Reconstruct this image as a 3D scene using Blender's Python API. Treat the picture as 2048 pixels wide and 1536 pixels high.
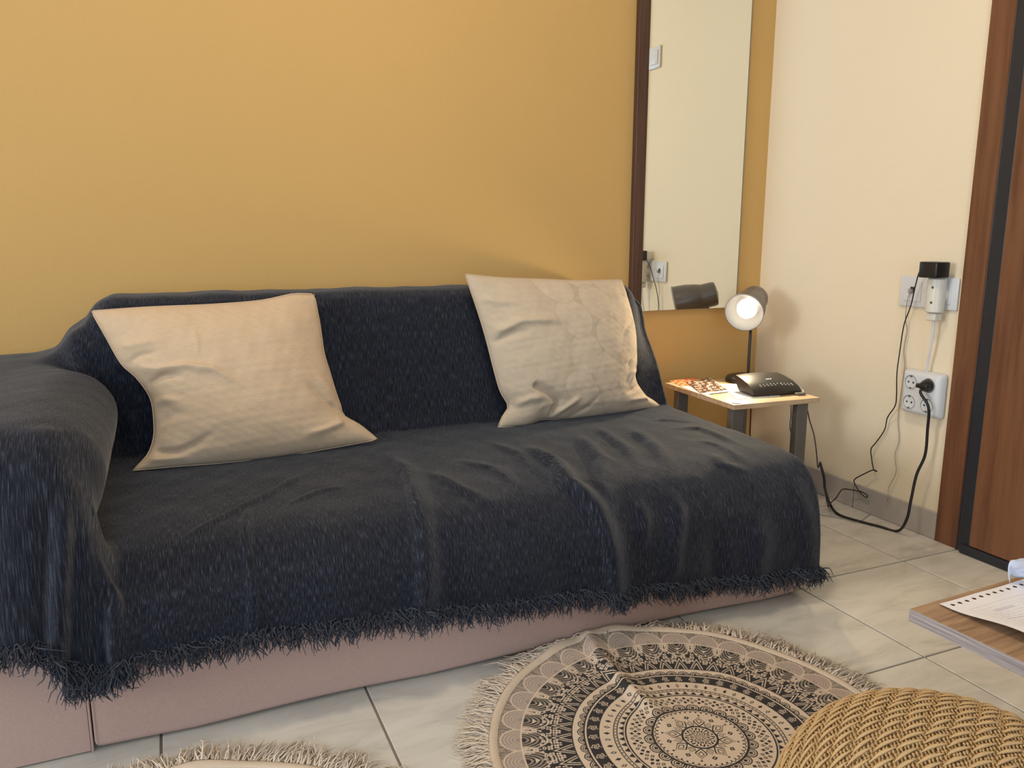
import bpy, bmesh, math, random
import numpy as np
from mathutils import Vector, Matrix

for o in list(bpy.data.objects):
    bpy.data.objects.remove(o)
SC = bpy.context.scene
COL = SC.collection
random.seed(7)
RNG = np.random.default_rng(11)

# ------------------------------------------------------------------ camera
CAM_H = 0.92
YAW, PITCH, ROLL, FPX = 23.585, 10.718, 0.156, 1592.2
_y, _p, _r = (math.radians(v) for v in (YAW, PITCH, ROLL))
FW = np.array([math.sin(_y) * math.cos(_p), math.cos(_y) * math.cos(_p), -math.sin(_p)])
RT = np.array([math.cos(_y), -math.sin(_y), 0.0])
UP = np.cross(RT, FW)
RT, UP = RT * math.cos(_r) + UP * math.sin(_r), -RT * math.sin(_r) + UP * math.cos(_r)
EYE = np.array([0, 0, CAM_H])
cd = bpy.data.cameras.new('camera')
cam = bpy.data.objects.new('camera', cd)
COL.objects.link(cam)
cd.sensor_width = 36.0
cd.lens = FPX / 2048 * 36
cd.clip_start = 0.02
M = Matrix.Identity(4)
for i in range(3):
    M[i][0], M[i][1], M[i][2], M[i][3] = RT[i], UP[i], -FW[i], EYE[i]
cam.matrix_world = M
SC.camera = cam


def ray(px, py):
    return FW + RT * (px - 1024) / FPX - UP * (py - 768) / FPX


def atx(px, py, X): r = ray(px, py); return EYE + r * (X / r[0])
def aty(px, py, Y): r = ray(px, py); return EYE + r * (Y / r[1])
def atz(px, py, Z): r = ray(px, py); return EYE + r * ((Z - CAM_H) / r[2])


# ------------------------------------------------------------------ light
SC.view_settings.view_transform = 'Standard'
SC.view_settings.look = 'None'
SC.view_settings.gamma = 1
SC.view_settings.use_curve_mapping = False
SC.view_settings.exposure = -0.13
w = bpy.data.worlds.new('sky')
SC.world = w
w.use_nodes = True
w.node_tree.nodes['Background'].inputs[0].default_value = (0.75, 0.86, 1.0, 1)
w.node_tree.nodes['Background'].inputs[1].default_value = 1.0


def area(name, loc, target, sx, sy, power, col):
    l = bpy.data.lights.new(name, 'AREA')
    l.shape = 'RECTANGLE'
    l.size, l.size_y, l.energy, l.color = sx, sy, power, col
    o = bpy.data.objects.new(name, l)
    COL.objects.link(o)
    o.location = loc
    o.rotation_euler = (Vector(target) - Vector(loc)).to_track_quat('-Z', 'Y').to_euler()
    return o


RX0, RX1, RY0, RY1, RZ1 = -4.2, 2.1206, -2.4, 2.46, 2.65
area('window_daylight', (RX0 + 0.03, 0.55, 1.45), (RX0 + 1, 0.55, 1.45), 1.5, 1.3, 105, (0.86, 0.93, 1.0))
area('balcony_daylight', (-0.5, RY0 + 0.03, 1.25), (-0.5, RY0 + 1, 1.25), 1.5, 2.0, 52, (0.52, 0.72, 1.0))
area('ceiling_light', (0.55, 1.32, 2.55), (0.55, 1.32, 0), 0.26, 0.26, 17.5, (1.0, 0.82, 0.60))


# ------------------------------------------------------------------ materials
def new_mat(name):
    m = bpy.data.materials.new(name)
    m.use_nodes = True
    nt = m.node_tree
    return m, nt, nt.nodes['Principled BSDF']


def setin(b, **k):
    for n, v in k.items():
        b.inputs[n.replace('_', ' ')].default_value = v


def plain(name, col, rough=0.5, metal=0.0, spec=0.5, noise=0.0, nscale=40, bump=0.0, bscale=300, coat=0):
    m, nt, b = new_mat(name)
    c4 = (*col, 1)
    setin(b, Base_Color=c4, Roughness=rough, Metallic=metal)
    b.inputs['Specular IOR Level'].default_value = spec
    b.inputs['Coat Weight'].default_value = coat
    tc = nt.nodes.new('ShaderNodeTexCoord')
    if noise:
        n = nt.nodes.new('ShaderNodeTexNoise')
        n.inputs['Scale'].default_value = nscale
        n.inputs['Detail'].default_value = 4
        nt.links.new(tc.outputs['Object'], n.inputs['Vector'])
        mx = nt.nodes.new('ShaderNodeMix')
        mx.data_type = 'RGBA'
        mx.inputs[6].default_value = tuple(v * (1 - noise) for v in col) + (1,)
        mx.inputs[7].default_value = tuple(min(1, v * (1 + noise)) for v in col) + (1,)
        nt.links.new(n.outputs['Fac'], mx.inputs[0])
        nt.links.new(mx.outputs[2], b.inputs['Base Color'])
    if bump:
        n = nt.nodes.new('ShaderNodeTexNoise')
        n.inputs['Scale'].default_value = bscale
        n.inputs['Detail'].default_value = 3
        nt.links.new(tc.outputs['Object'], n.inputs['Vector'])
        bp = nt.nodes.new('ShaderNodeBump')
        bp.inputs['Strength'].default_value = bump
        bp.inputs['Distance'].default_value = 0.002
        nt.links.new(n.outputs['Fac'], bp.inputs['Height'])
        nt.links.new(bp.outputs['Normal'], b.inputs['Normal'])
    return m


def streak(name, cols, scale, rough=0.5, coord='Object', bump=0.0, detail=5, pos=(0.3, 0.7), sheen=0.0, spec=0.5, bdist=0.001, distort=0.0):
    """noise stretched along one direction, ramped between colours"""
    m, nt, b = new_mat(name)
    tc = nt.nodes.new('ShaderNodeTexCoord')
    mp = nt.nodes.new('ShaderNodeMapping')
    mp.inputs['Scale'].default_value = scale
    nt.links.new(tc.outputs[coord], mp.inputs['Vector'])
    n = nt.nodes.new('ShaderNodeTexNoise')
    n.inputs['Scale'].default_value = 1.0
    n.inputs['Detail'].default_value = detail
    n.inputs['Roughness'].default_value = 0.6
    n.inputs['Distortion'].default_value = distort
    nt.links.new(mp.outputs[0], n.inputs['Vector'])
    r = nt.nodes.new('ShaderNodeValToRGB')
    e = r.color_ramp.elements
    e[0].position, e[1].position = pos[0], pos[-1]
    e[0].color, e[1].color = (*cols[0], 1), (*cols[-1], 1)
    for p, c in zip(pos[1:-1], cols[1:-1]):
        x = e.new(p); x.color = (*c, 1)
    nt.links.new(n.outputs['Fac'], r.inputs['Fac'])
    nt.links.new(r.outputs[0], b.inputs['Base Color'])
    setin(b, Roughness=rough, Sheen_Weight=sheen)
    b.inputs['Sheen Roughness'].default_value = 0.4
    b.inputs['Specular IOR Level'].default_value = spec
    if bump:
        bp = nt.nodes.new('ShaderNodeBump')
        bp.inputs['Strength'].default_value = bump
        bp.inputs['Distance'].default_value = bdist
        nt.links.new(n.outputs['Fac'], bp.inputs['Height'])
        nt.links.new(bp.outputs['Normal'], b.inputs['Normal'])
    return m


def attr_mat(name, rough=0.8, bump=0.0, bscale=900, coord='Object', sheen=0.0, spec=0.3, coat=0):
    """colour printed on the surface, stored on the mesh"""
    m, nt, b = new_mat(name)
    a = nt.nodes.new('ShaderNodeAttribute')
    a.attribute_name = 'print'
    nt.links.new(a.outputs['Color'], b.inputs['Base Color'])
    setin(b, Roughness=rough, Sheen_Weight=sheen)
    b.inputs['Specular IOR Level'].default_value = spec
    b.inputs['Coat Weight'].default_value = coat
    if bump:
        tc = nt.nodes.new('ShaderNodeTexCoord')
        n = nt.nodes.new('ShaderNodeTexNoise')
        n.inputs['Scale'].default_value = bscale
        nt.links.new(tc.outputs[coord], n.inputs['Vector'])
        bp = nt.nodes.new('ShaderNodeBump')
        bp.inputs['Strength'].default_value = bump
        bp.inputs['Distance'].default_value = 0.001
        nt.links.new(n.outputs['Fac'], bp.inputs['Height'])
        nt.links.new(bp.outputs['Normal'], b.inputs['Normal'])
    return m


MAT = {}
MAT['yellow'] = plain('yellow_paint', (0.60, 0.376, 0.135), 0.75, noise=0.03, nscale=3, bump=0.25, bscale=140, spec=0.25)
MAT['cream'] = plain('cream_paint', (0.87, 0.755, 0.555), 0.7, noise=0.02, nscale=3, bump=0.15, bscale=140, spec=0.3)
MAT['ceil'] = plain('white_ceiling', (0.82, 0.80, 0.76), 0.8)
MAT['grout'] = plain('grout', (0.27, 0.23, 0.19), 0.9, noise=0.1)
MAT['tile'] = streak('marbled_tile', ((0.48, 0.45, 0.395), (0.64, 0.605, 0.535), (0.70, 0.665, 0.60)), (3.0, 9.0, 3.0), 0.22, detail=7, pos=(0.30, 0.5, 0.68), distort=1.2, spec=0.45)
MAT['skirt'] = streak('skirting_tile', ((0.40, 0.36, 0.32), (0.52, 0.47, 0.42)), (4, 9, 5), 0.3, detail=6, distort=1.0)
MAT['door'] = streak('door_wood', ((0.110, 0.044, 0.021), (0.180, 0.075, 0.034), (0.215, 0.095, 0.045)), (40, 40, 2.5), 0.38, detail=6, pos=(0.3, 0.52, 0.75), bump=0.05)
MAT['dark_wood'] = streak('dark_frame_wood', ((0.055, 0.024, 0.014), (0.11, 0.05, 0.03)), (60, 60, 3), 0.35, detail=5)
MAT['black_metal'] = plain('black_steel', (0.018, 0.020, 0.026), 0.45, noise=0.2, nscale=30)
MAT['black'] = plain('black_plastic', (0.014, 0.013, 0.013), 0.35)
MAT['cable'] = plain('black_cable', (0.010, 0.009, 0.010), 0.5)
MAT['cable_brown'] = plain('thin_dark_cable', (0.035, 0.018, 0.016), 0.5)
MAT['cable_grey'] = plain('grey_cable', (0.32, 0.29, 0.25), 0.5)
MAT['white'] = plain('white_plastic', (0.72, 0.73, 0.74), 0.3)
MAT['ivory'] = plain('ivory_plastic', (0.74, 0.71, 0.62), 0.3)
MAT['hole'] = plain('socket_dark', (0.02, 0.02, 0.02), 0.6)
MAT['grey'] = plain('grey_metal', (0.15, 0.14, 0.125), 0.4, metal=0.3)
MAT['silver'] = plain('silver_metal', (0.6, 0.6, 0.58), 0.3, metal=1.0)
MAT['chip'] = streak('oak_laminate', ((0.42, 0.28, 0.16), (0.62, 0.46, 0.29)), (8, 60, 8), 0.4, detail=5)
MAT['oak'] = streak('brown_oak_laminate', ((0.20, 0.115, 0.06), (0.36, 0.22, 0.125), (0.44, 0.29, 0.175)), (9, 130, 30), 0.45, detail=6, pos=(0.28, 0.52, 0.75), bump=0.1)
MAT['oak_edge'] = streak('greyed_oak_edge', ((0.22, 0.19, 0.185), (0.52, 0.47, 0.46)), (9, 9, 420), 0.5, detail=5)
MAT['sofa'] = plain('rose_beige_upholstery', (0.47, 0.325, 0.275), 0.9, noise=0.10, nscale=260, bump=0.35, bscale=900, spec=0.15)
MAT['throw'] = streak('navy_chenille', ((0.0060, 0.0072, 0.0115), (0.0165, 0.0190, 0.0300), (0.090, 0.098, 0.130)), (560, 40, 1), 0.85, coord='UV', bump=0.8, detail=4, pos=(0.36, 0.53, 0.78), sheen=0.22, spec=0.15, bdist=0.003)
MAT['fringe'] = plain('navy_fringe', (0.052, 0.057, 0.074), 0.85, noise=0.45, nscale=120, spec=0.2)
MAT['linen'] = streak('sand_linen', ((0.55, 0.405, 0.265), (0.64, 0.485, 0.33)), (60, 520, 1), 0.9, coord='UV', bump=0.3, detail=4, pos=(0.3, 0.7), sheen=0.1, spec=0.1)
MAT['jacquard'] = attr_mat('leaf_jacquard', 0.9, bump=0.3, bscale=500, sheen=0.1, spec=0.1)
MAT['rug'] = attr_mat('printed_cotton', 0.95, bump=0.5, bscale=700, spec=0.05)
MAT['rug_cream'] = plain('cream_cotton', (0.62, 0.50, 0.38), 0.95, noise=0.08, nscale=200, spec=0.05)
MAT['yarn'] = plain('cream_yarn', (0.76, 0.65, 0.53), 0.95, noise=0.18, nscale=60, spec=0.05)
MAT['print'] = attr_mat('printed_paper', 0.45, spec=0.4)
MAT['gloss_print'] = attr_mat('glossy_print', 0.3, spec=0.5)
MAT['paper'] = plain('white_paper', (0.80, 0.80, 0.80), 0.6)
MAT['weave'] = plain('tan_yarn', (0.57, 0.385, 0.195), 0.9, noise=0.14, nscale=90, bump=0.4, bscale=700, spec=0.1)
MAT['weave_dark'] = plain('tan_yarn_ground', (0.52, 0.345, 0.17), 0.95, noise=0.25, nscale=420, bump=0.8, bscale=420, spec=0.1)
m, nt, b = new_mat('mirror_silver')
setin(b, Base_Color=(0.88, 0.90, 0.87, 1), Metallic=1.0, Roughness=0.015)
MAT['mirror'] = m
m, nt, b = new_mat('lit_bulb')
setin(b, Base_Color=(1, 1, 1, 1))
b.inputs['Emission Color'].default_value = (1.0, 0.86, 0.66, 1)
b.inputs['Emission Strength'].default_value = 3.4
MAT['bulb'] = m


# ------------------------------------------------------------------ mesh helpers
def link(name, me, mat, parent=None):
    o = bpy.data.objects.new(name, me)
    COL.objects.link(o)
    if mat is not None and not me.materials:
        me.materials.append(MAT[mat] if isinstance(mat, str) else mat)
    if parent is not None:
        o.parent = parent
    return o


def empty(name, loc=(0, 0, 0), rz=0.0):
    o = bpy.data.objects.new(name, None)
    COL.objects.link(o)
    o.location = loc
    o.rotation_euler = (0, 0, rz)
    o.empty_display_size = 0.05
    return o


def tag(o, label, cat, group=None):
    o['label'] = label
    o['category'] = cat
    if group:
        o['group'] = group
    return o


def struct(o):
    o['kind'] = 'structure'
    return o


def bm_done(bm, name, mat, parent=None, smooth=False):
    bmesh.ops.recalc_face_normals(bm, faces=bm.faces)
    me = bpy.data.meshes.new(name)
    bm.to_mesh(me)
    bm.free()
    if smooth:
        me.polygons.foreach_set('use_smooth', [True] * len(me.polygons))
    return link(name, me, mat, parent)


def bm_box(bm, lo, hi, bevel=0.0, seg=2):
    r = bmesh.ops.create_cube(bm, size=1.0)
    c = [(lo[i] + hi[i]) / 2 for i in range(3)]
    s = [hi[i] - lo[i] for i in range(3)]
    for v in r['verts']:
        v.co = Vector((c[0] + v.co.x * s[0], c[1] + v.co.y * s[1], c[2] + v.co.z * s[2]))
    if bevel:
        es = list({e for v in r['verts'] for e in v.link_edges})
        bmesh.ops.bevel(bm, geom=es, offset=bevel, segments=seg, affect='EDGES', profile=0.5)


def box(name, lo, hi, mat, parent=None, bevel=0.0, seg=2, smooth=False):
    bm = bmesh.new()
    bm_box(bm, lo, hi, bevel, seg)
    return bm_done(bm, name, mat, parent, smooth)


def sharp_smooth(o, ang=35):
    me = o.data
    me.polygons.foreach_set('use_smooth', [True] * len(me.polygons))
    me.set_sharp_from_angle(angle=math.radians(ang))
    return o


def lathe_bm(bm, prof, seg=32, mtx=None):
    """prof: list of (r, z) about local z"""
    rings = []
    for r, z in prof:
        if r < 1e-6:
            rings.append([bm.verts.new((0, 0, z))])
        else:
            rings.append([bm.verts.new((r * math.cos(2 * math.pi * i / seg), r * math.sin(2 * math.pi * i / seg), z)) for i in range(seg)])
    for a, c in zip(rings, rings[1:]):
        for i in range(seg):
            j = (i + 1) % seg
            if len(a) == 1 and len(c) == 1:
                continue
            if len(a) == 1:
                bm.faces.new((a[0], c[i], c[j]))
            elif len(c) == 1:
                bm.faces.new((a[i], a[j], c[0]))
            else:
                bm.faces.new((a[i], a[j], c[j], c[i]))
    if mtx is not None:
        bmesh.ops.transform(bm, matrix=mtx, verts=[v for r in rings for v in r])


def lathe(name, prof, mat, parent=None, seg=32, mtx=None, ang=40):
    bm = bmesh.new()
    lathe_bm(bm, prof, seg, mtx)
    return sharp_smooth(bm_done(bm, name, mat, parent), ang)


def catmull(pts, n=8):
    P = [np.array(p, float) for p in pts]
    P = [2 * P[0] - P[1]] + P + [2 * P[-1] - P[-2]]
    out = []
    for i in range(1, len(P) - 2):
        for k in range(n):
            t = k / n
            a, b_, c_, d = P[i - 1], P[i], P[i + 1], P[i + 2]
            out.append(0.5 * ((2 * b_) + (-a + c_) * t + (2 * a - 5 * b_ + 4 * c_ - d) * t * t + (-a + 3 * b_ - 3 * c_ + d) * t ** 3))
    out.append(P[-2])
    return out


def tube(name, pts, rad, mat, parent=None, seg=8, n=8, spline=True):
    pts = catmull(pts, n) if spline else [np.array(p, float) for p in pts]
    bm = bmesh.new()
    rings = []
    nrm = None
    for i, p in enumerate(pts):
        t = pts[min(i + 1, len(pts) - 1)] - pts[max(i - 1, 0)]
        t = t / (np.linalg.norm(t) + 1e-9)
        if nrm is None:
            nrm = np.cross(t, (0.3, 0.2, 0.93))
            if np.linalg.norm(nrm) < 1e-3:
                nrm = np.cross(t, (1, 0, 0))
        nrm = nrm - t * (nrm @ t)
        nrm /= np.linalg.norm(nrm)
        bn = np.cross(t, nrm)
        r = rad[i * (len(rad) - 1) // max(1, len(pts) - 1)] if isinstance(rad, (list, tuple)) else rad
        rings.append([bm.verts.new(p + (nrm * math.cos(2 * math.pi * k / seg) + bn * math.sin(2 * math.pi * k / seg)) * r) for k in range(seg)])
    for a, c in zip(rings, rings[1:]):
        for k in range(seg):
            bm.faces.new((a[k], a[(k + 1) % seg], c[(k + 1) % seg], c[k]))
    bm.faces.new(rings[0][::-1])
    bm.faces.new(rings[-1])
    return bm_done(bm, name, mat, parent, True)


def mesh_np(name, V, F, mat, parent=None, smooth=True, col=None, uv=None):
    """V (n,3), F (m,k) ; col (n,3) per vertex -> attribute 'print' ; uv (n,2)"""
    V = np.asarray(V, np.float32)
    F = np.asarray(F, np.int32)
    k = F.shape[1]
    me = bpy.data.meshes.new(name)
    me.vertices.add(len(V))
    me.vertices.foreach_set('co', V.ravel())
    me.loops.add(F.size)
    me.loops.foreach_set('vertex_index', F.ravel())
    me.polygons.add(len(F))
    me.polygons.foreach_set('loop_start', np.arange(0, F.size, k, dtype=np.int32))
    if smooth:
        me.polygons.foreach_set('use_smooth', np.ones(len(F), bool))
    if col is not None:
        a = me.attributes.new('print', 'FLOAT_COLOR', 'POINT')
        c4 = np.ones((len(V), 4), np.float32)
        c4[:, :3] = col
        a.data.foreach_set('color', c4.ravel())
    if uv is not None:
        l = me.uv_layers.new(name='UVMap')
        l.data.foreach_set('uv', np.asarray(uv, np.float32)[F.ravel()].ravel())
    me.update(calc_edges=True)
    me.validate()
    return link(name, me, mat, parent)


def grid_faces(nu, nv, wrap=False):
    i = np.arange(nu - (0 if wrap else 1))
    j = np.arange(nv - 1)
    I, J = np.meshgrid(i, j, indexing='ij')
    I2 = (I + 1) % nu
    return np.stack([I * nv + J, I2 * nv + J, I2 * nv + J + 1, I * nv + J + 1], -1).reshape(-1, 4)


def sstep(a, b, x):
    t = np.clip((x - a) / (b - a), 0, 1)
    return t * t * (3 - 2 * t)


def polydist(X, Y, pts):
    """signed distance to a polyline (positive on its right hand), fraction along it"""
    pts = np.array(pts, float)
    seg = np.linalg.norm(np.diff(pts, axis=0), axis=1)
    cum = np.concatenate([[0], np.cumsum(seg)])
    best = np.full(X.shape, 1e9)
    sg = np.zeros(X.shape)
    tt = np.zeros(X.shape)
    for k in range(len(seg)):
        a, d = pts[k], (pts[k + 1] - pts[k]) / max(seg[k], 1e-9)
        rx, ry = X - a[0], Y - a[1]
        t = np.clip(rx * d[0] + ry * d[1], 0, seg[k])
        dx, dy = rx - t * d[0], ry - t * d[1]
        dist = np.hypot(dx, dy)
        s = np.sign(rx * d[1] - ry * d[0])
        m_ = dist < best
        best = np.where(m_, dist, best)
        sg = np.where(m_, s, sg)
        tt = np.where(m_, (cum[k] + t) / cum[-1], tt)
    return best * sg, tt


def fold(X, Y, pts, amp, wl, wr, t0=0.2, t1=0.2):
    """ridge along a polyline; wl / wr its width to the left / right"""
    d, t = polydist(X, Y, pts)
    wd = np.where(d > 0, wr, wl)
    tp = (sstep(0, t0, t) if t0 else 1) * (1 - sstep(1 - t1, 1, t) if t1 else 1)
    return amp * np.exp(-(d / wd) ** 2) * tp


def vnoise(X, Y, seed=0, n=5):
    """cheap smooth pseudo noise from a few sines, about -1..1"""
    r = np.random.default_rng(seed)
    o = np.zeros(np.shape(X))
    for _ in range(n):
        a = r.uniform(0, 2 * math.pi)
        f = r.uniform(0.5, 1.6)
        o += np.sin((X * math.cos(a) + Y * math.sin(a)) * f * 2 * math.pi + r.uniform(0, 6.28))
    return o / n


def strands(name, roots, ends, rad, mat, parent, sag=0.3, wob=0.004, seg=4, seed=1, zmin=None, tip=0.35):
    """many thin curved threads as one mesh: roots, ends (n,3)"""
    r = np.random.default_rng(seed)
    n = len(roots)
    roots, ends = np.array(roots), np.array(ends)
    T = np.linspace(0, 1, seg + 1)
    L = np.linalg.norm(ends - roots, axis=1, keepdims=True)
    ctr = (roots + ends) / 2 + r.normal(0, 1, (n, 3)) * L * sag
    P = ((1 - T) ** 2)[None, :, None] * roots[:, None] + (2 * T * (1 - T))[None, :, None] * ctr[:, None] + (T ** 2)[None, :, None] * ends[:, None]
    P = P + r.normal(0, wob, P.shape) * np.minimum(T * 3, 1)[None, :, None]
    if zmin is not None:
        P[..., 2] = np.maximum(P[..., 2], zmin)
    t = np.gradient(P, axis=1)
    t /= np.linalg.norm(t, axis=2, keepdims=True) + 1e-9
    ref = np.array([0.37, 0.21, 0.11])
    a = np.cross(t, ref)
    a /= np.linalg.norm(a, axis=2, keepdims=True) + 1e-9
    b_ = np.cross(t, a)
    rr = (rad * (1 - (1 - tip) * T ** 2))[None, :, None] * r.uniform(0.7, 1.3, (n, 1, 1))
    ring = np.stack([P + rr * (a * math.cos(q) + b_ * math.sin(q)) for q in (0, 2.094, 4.189)], 2)
    V = ring.reshape(-1, 3)
    base = (np.arange(n)[:, None, None] * (seg + 1) + np.arange(seg)[None, :, None]) * 3
    k = np.arange(3)[None, None, :]
    k2 = (k + 1) % 3
    F = np.stack([base + k, base + k2, base + 3 + k2, base + 3 + k], -1).reshape(-1, 4)
    o = mesh_np(name, V, F, mat, parent)
    o['kind'] = 'stuff'
    return o


# ------------------------------------------------------------------ room shell
fl = struct(box('floor', (RX0, RY0, -0.06), (RX1, RY1, -0.004), 'grout'))
xs = [-4.2, -3.91, -3.525, -3.14, -2.755, -2.37, -1.98, -1.60, -1.215, -0.83, -0.447, -0.063, 0.323, 0.712, 1.100, 1.489, 1.890, 2.1206]
ys = [-2.4, -2.08, -1.68, -1.28, -0.88, -0.48, -0.08, 0.32, 0.72, 1.12, 1.52, 1.92, 2.32, 2.46]
tile_cache = {}
for i in range(len(xs) - 1):
    for j in range(len(ys) - 1):
        sx, sy = xs[i + 1] - xs[i] - 0.005, ys[j + 1] - ys[j] - 0.005
        key = (round(sx, 3), round(sy, 3))
        if key not in tile_cache:
            bm = bmesh.new()
            bm_box(bm, (-sx / 2, -sy / 2, -0.006), (sx / 2, sy / 2, 0.0), 0.0012, 1)
            t = bm_done(bm, 'floor_tile', 'tile', fl)
            tile_cache[key] = t.data
        else:
            t = link('floor_tile', tile_cache[key], None, fl)
        t.location = ((xs[i] + xs[i + 1]) / 2, (ys[j] + ys[j + 1]) / 2, 0)
struct(box('wall_back', (RX0 - 0.1, RY1, -0.06), (RX1 + 0.1, RY1 + 0.1, RZ1), 'yellow'))
struct(box('wall_right', (RX1, RY0 - 0.1, -0.06), (RX1 + 0.1, RY1, RZ1), 'cream'))
# left wall with a window opening, front wall with a balcony opening
wl = empty('wall_left'); struct(wl)
for lo, hi in (((RX0 - .1, RY0 - .1, -.06), (RX0, -0.3, RZ1)), ((RX0 - .1, 1.4, -.06), (RX0, RY1, RZ1)),
               ((RX0 - .1, -0.3, -.06), (RX0, 1.4, 0.7)), ((RX0 - .1, -0.3, 2.2), (RX0, 1.4, RZ1))):
    box('wall_section', lo, hi, 'cream', wl)
wf = empty('wall_front'); struct(wf)
for lo, hi in (((RX0, RY0 - .1, -.06), (-1.35, RY0, RZ1)), ((0.35, RY0 - .1, -.06), (RX1, RY0, RZ1)), ((-1.35, RY0 - .1, 2.35), (0.35, RY0, RZ1))):
    box('wall_section', lo, hi, 'cream', wf)
struct(box('ceiling', (RX0 - .1, RY0 - .1, RZ1), (RX1 + .1, RY1 + .1, RZ1 + .1), 'ceil'))
for n, (axis, c0, c1, z0, z1) in enumerate((('y', -0.3, 1.4, 0.7, 2.2), ('x', -1.35, 0.35, 0.0, 2.35)), 1):
    wn = empty('window_%d' % n); struct(wn)
    mid = (c0 + c1) / 2
    for a0, a1, b0, b1 in ((c0, c0 + .06, z0, z1), (c1 - .06, c1, z0, z1), (mid - .04, mid + .04, z0 + .06, z1 - .06), (c0 + .06, c1 - .06, z0, z0 + .06), (c0 + .06, c1 - .06, z1 - .06, z1)):
        if axis == 'y':
            box('window_frame', (RX0 - .07, a0, b0), (RX0 - .02, a1, b1), 'white', wn)
        else:
            box('window_frame', (a0, RY0 - .07, b0), (a1, RY0 - .02, b1), 'white', wn)

# ceramic skirting on the right wall and the back wall
sk = empty('baseboard_right', (RX1, 2.0, 0)); struct(sk)
for a, c in ((1.597, 1.918), (1.922, 2.318), (2.322, 2.45)):
    o = box('skirting_tile', (RX1 - 0.009, a, 0.0005), (RX1 - 0.0002, c, 0.086), 'skirt', None, 0.0015, 1)
    o.parent = sk; o.matrix_parent_inverse = Matrix.Translation((-RX1, -2.0, 0))
sk = empty('baseboard_back', (0, RY1, 0)); struct(sk)
for k in range(len(xs) - 1):
    if xs[k] > -1.0:
        o = box('skirting_tile', (xs[k] + 0.002, RY1 - 0.009, 0.0005), (min(xs[k + 1], RX1 - .012) - 0.002, RY1 - 0.0002, 0.086), 'skirt', None, 0.0015, 1)
        o.parent = sk; o.matrix_parent_inverse = Matrix.Translation((0, -RY1, 0))

# door in the right wall: casing, black steel frame, leaf
dr = empty('door_1', (RX1, 1.0, 0)); struct(dr)
def dpart(name, lo, hi, mat, bev=0.001):
    o = box(name, lo, hi, mat, None, bev, 2)
    o.parent = dr; o.matrix_parent_inverse = Matrix.Translation((-RX1, -1.0, 0))
    return o
dpart('casing', (RX1 - 0.012, 1.524, 0.0), (RX1 - 0.0002, 1.596, 2.12), 'door')
dpart('casing', (RX1 - 0.012, 0.45, 0.0), (RX1 - 0.0002, 0.522, 2.12), 'door')
dpart('casing', (RX1 - 0.012, 0.522, 2.05), (RX1 - 0.0002, 1.524, 2.12), 'door')
dpart('casing_edge', (RX1 - 0.016, 1.519, 0.0), (RX1 - 0.0002, 1.524, 2.05), 'dark_wood')
dpart('steel_frame', (RX1 - 0.020, 1.476, 0.002), (RX1 - 0.0002, 1.516, 2.05), 'black_metal', 0.003)
dpart('steel_frame', (RX1 - 0.020, 0.53, 0.002), (RX1 - 0.0002, 0.56, 2.05), 'black_metal', 0.003)
dpart('door_leaf', (RX1 - 0.026, 0.562, 0.03), (RX1 - 0.004, 1.474, 2.04), 'door', 0.002)
dpart('threshold_strip', (RX1 - 0.030, 0.56, 0.001), (RX1 - 0.0002, 1.500, 0.028), 'black_metal', 0.002)

# ------------------------------------------------------------------ sofa
sofa = tag(empty('sofa', (0.65, 1.95, 0)), 'rose-beige upholstered sofa almost hidden under the dark throw', 'sofa')
def spart(name, lo, hi, bev, mat='sofa', seg=4, wave=0.0):
    bm = bmesh.new()
    bm_box(bm, lo, hi, bev, seg)
    if wave:
        bmesh.ops.subdivide_edges(bm, edges=[e for e in bm.edges if abs(e.verts[0].co.x - e.verts[1].co.x) > .3], cuts=60, use_grid_fill=True)
        for v in bm.verts:
            v.co.y += wave * float(vnoise(np.array(v.co.x * 2.2), np.array(v.co.z * 3), 3))
            if v.co.z < 0.05:
                v.co.z += abs(0.004 * math.sin(v.co.x * 7))
    o = sharp_smooth(bm_done(bm, name, mat), 50)
    o.parent = sofa; o.matrix_parent_inverse = Matrix.Translation((-0.65, -1.95, 0))
    return o
spart('base', (-0.172, 1.472, 0.004), (1.470, 2.40, 0.20), 0.012, wave=0.004)
spart('seat', (-0.172, 1.482, 0.20), (1.503, 2.16, 0.338), 0.075, seg=6)
spart('backrest', (-0.172, 2.23, 0.20), (1.435, 2.42, 0.735), 0.05)
bm = bmesh.new(); bm_box(bm, (-0.62, 1.478, 0.004), (-0.1785, 2.42, 0.578))
bmesh.ops.bevel(bm, geom=[e for e in bm.edges if min(v.co.z for v in e.verts) > .3], offset=.08, segments=6, affect='EDGES', profile=.5)
ao = sharp_smooth(bm_done(bm, 'armrest', 'sofa'), 50)
ao.parent = sofa; ao.matrix_parent_inverse = Matrix.Translation((-0.65, -1.95, 0))
spart('welt', (-0.1765, 1.4695, 0.004), (-0.1725, 1.4735, 0.20), 0.0015, seg=2)

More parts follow.
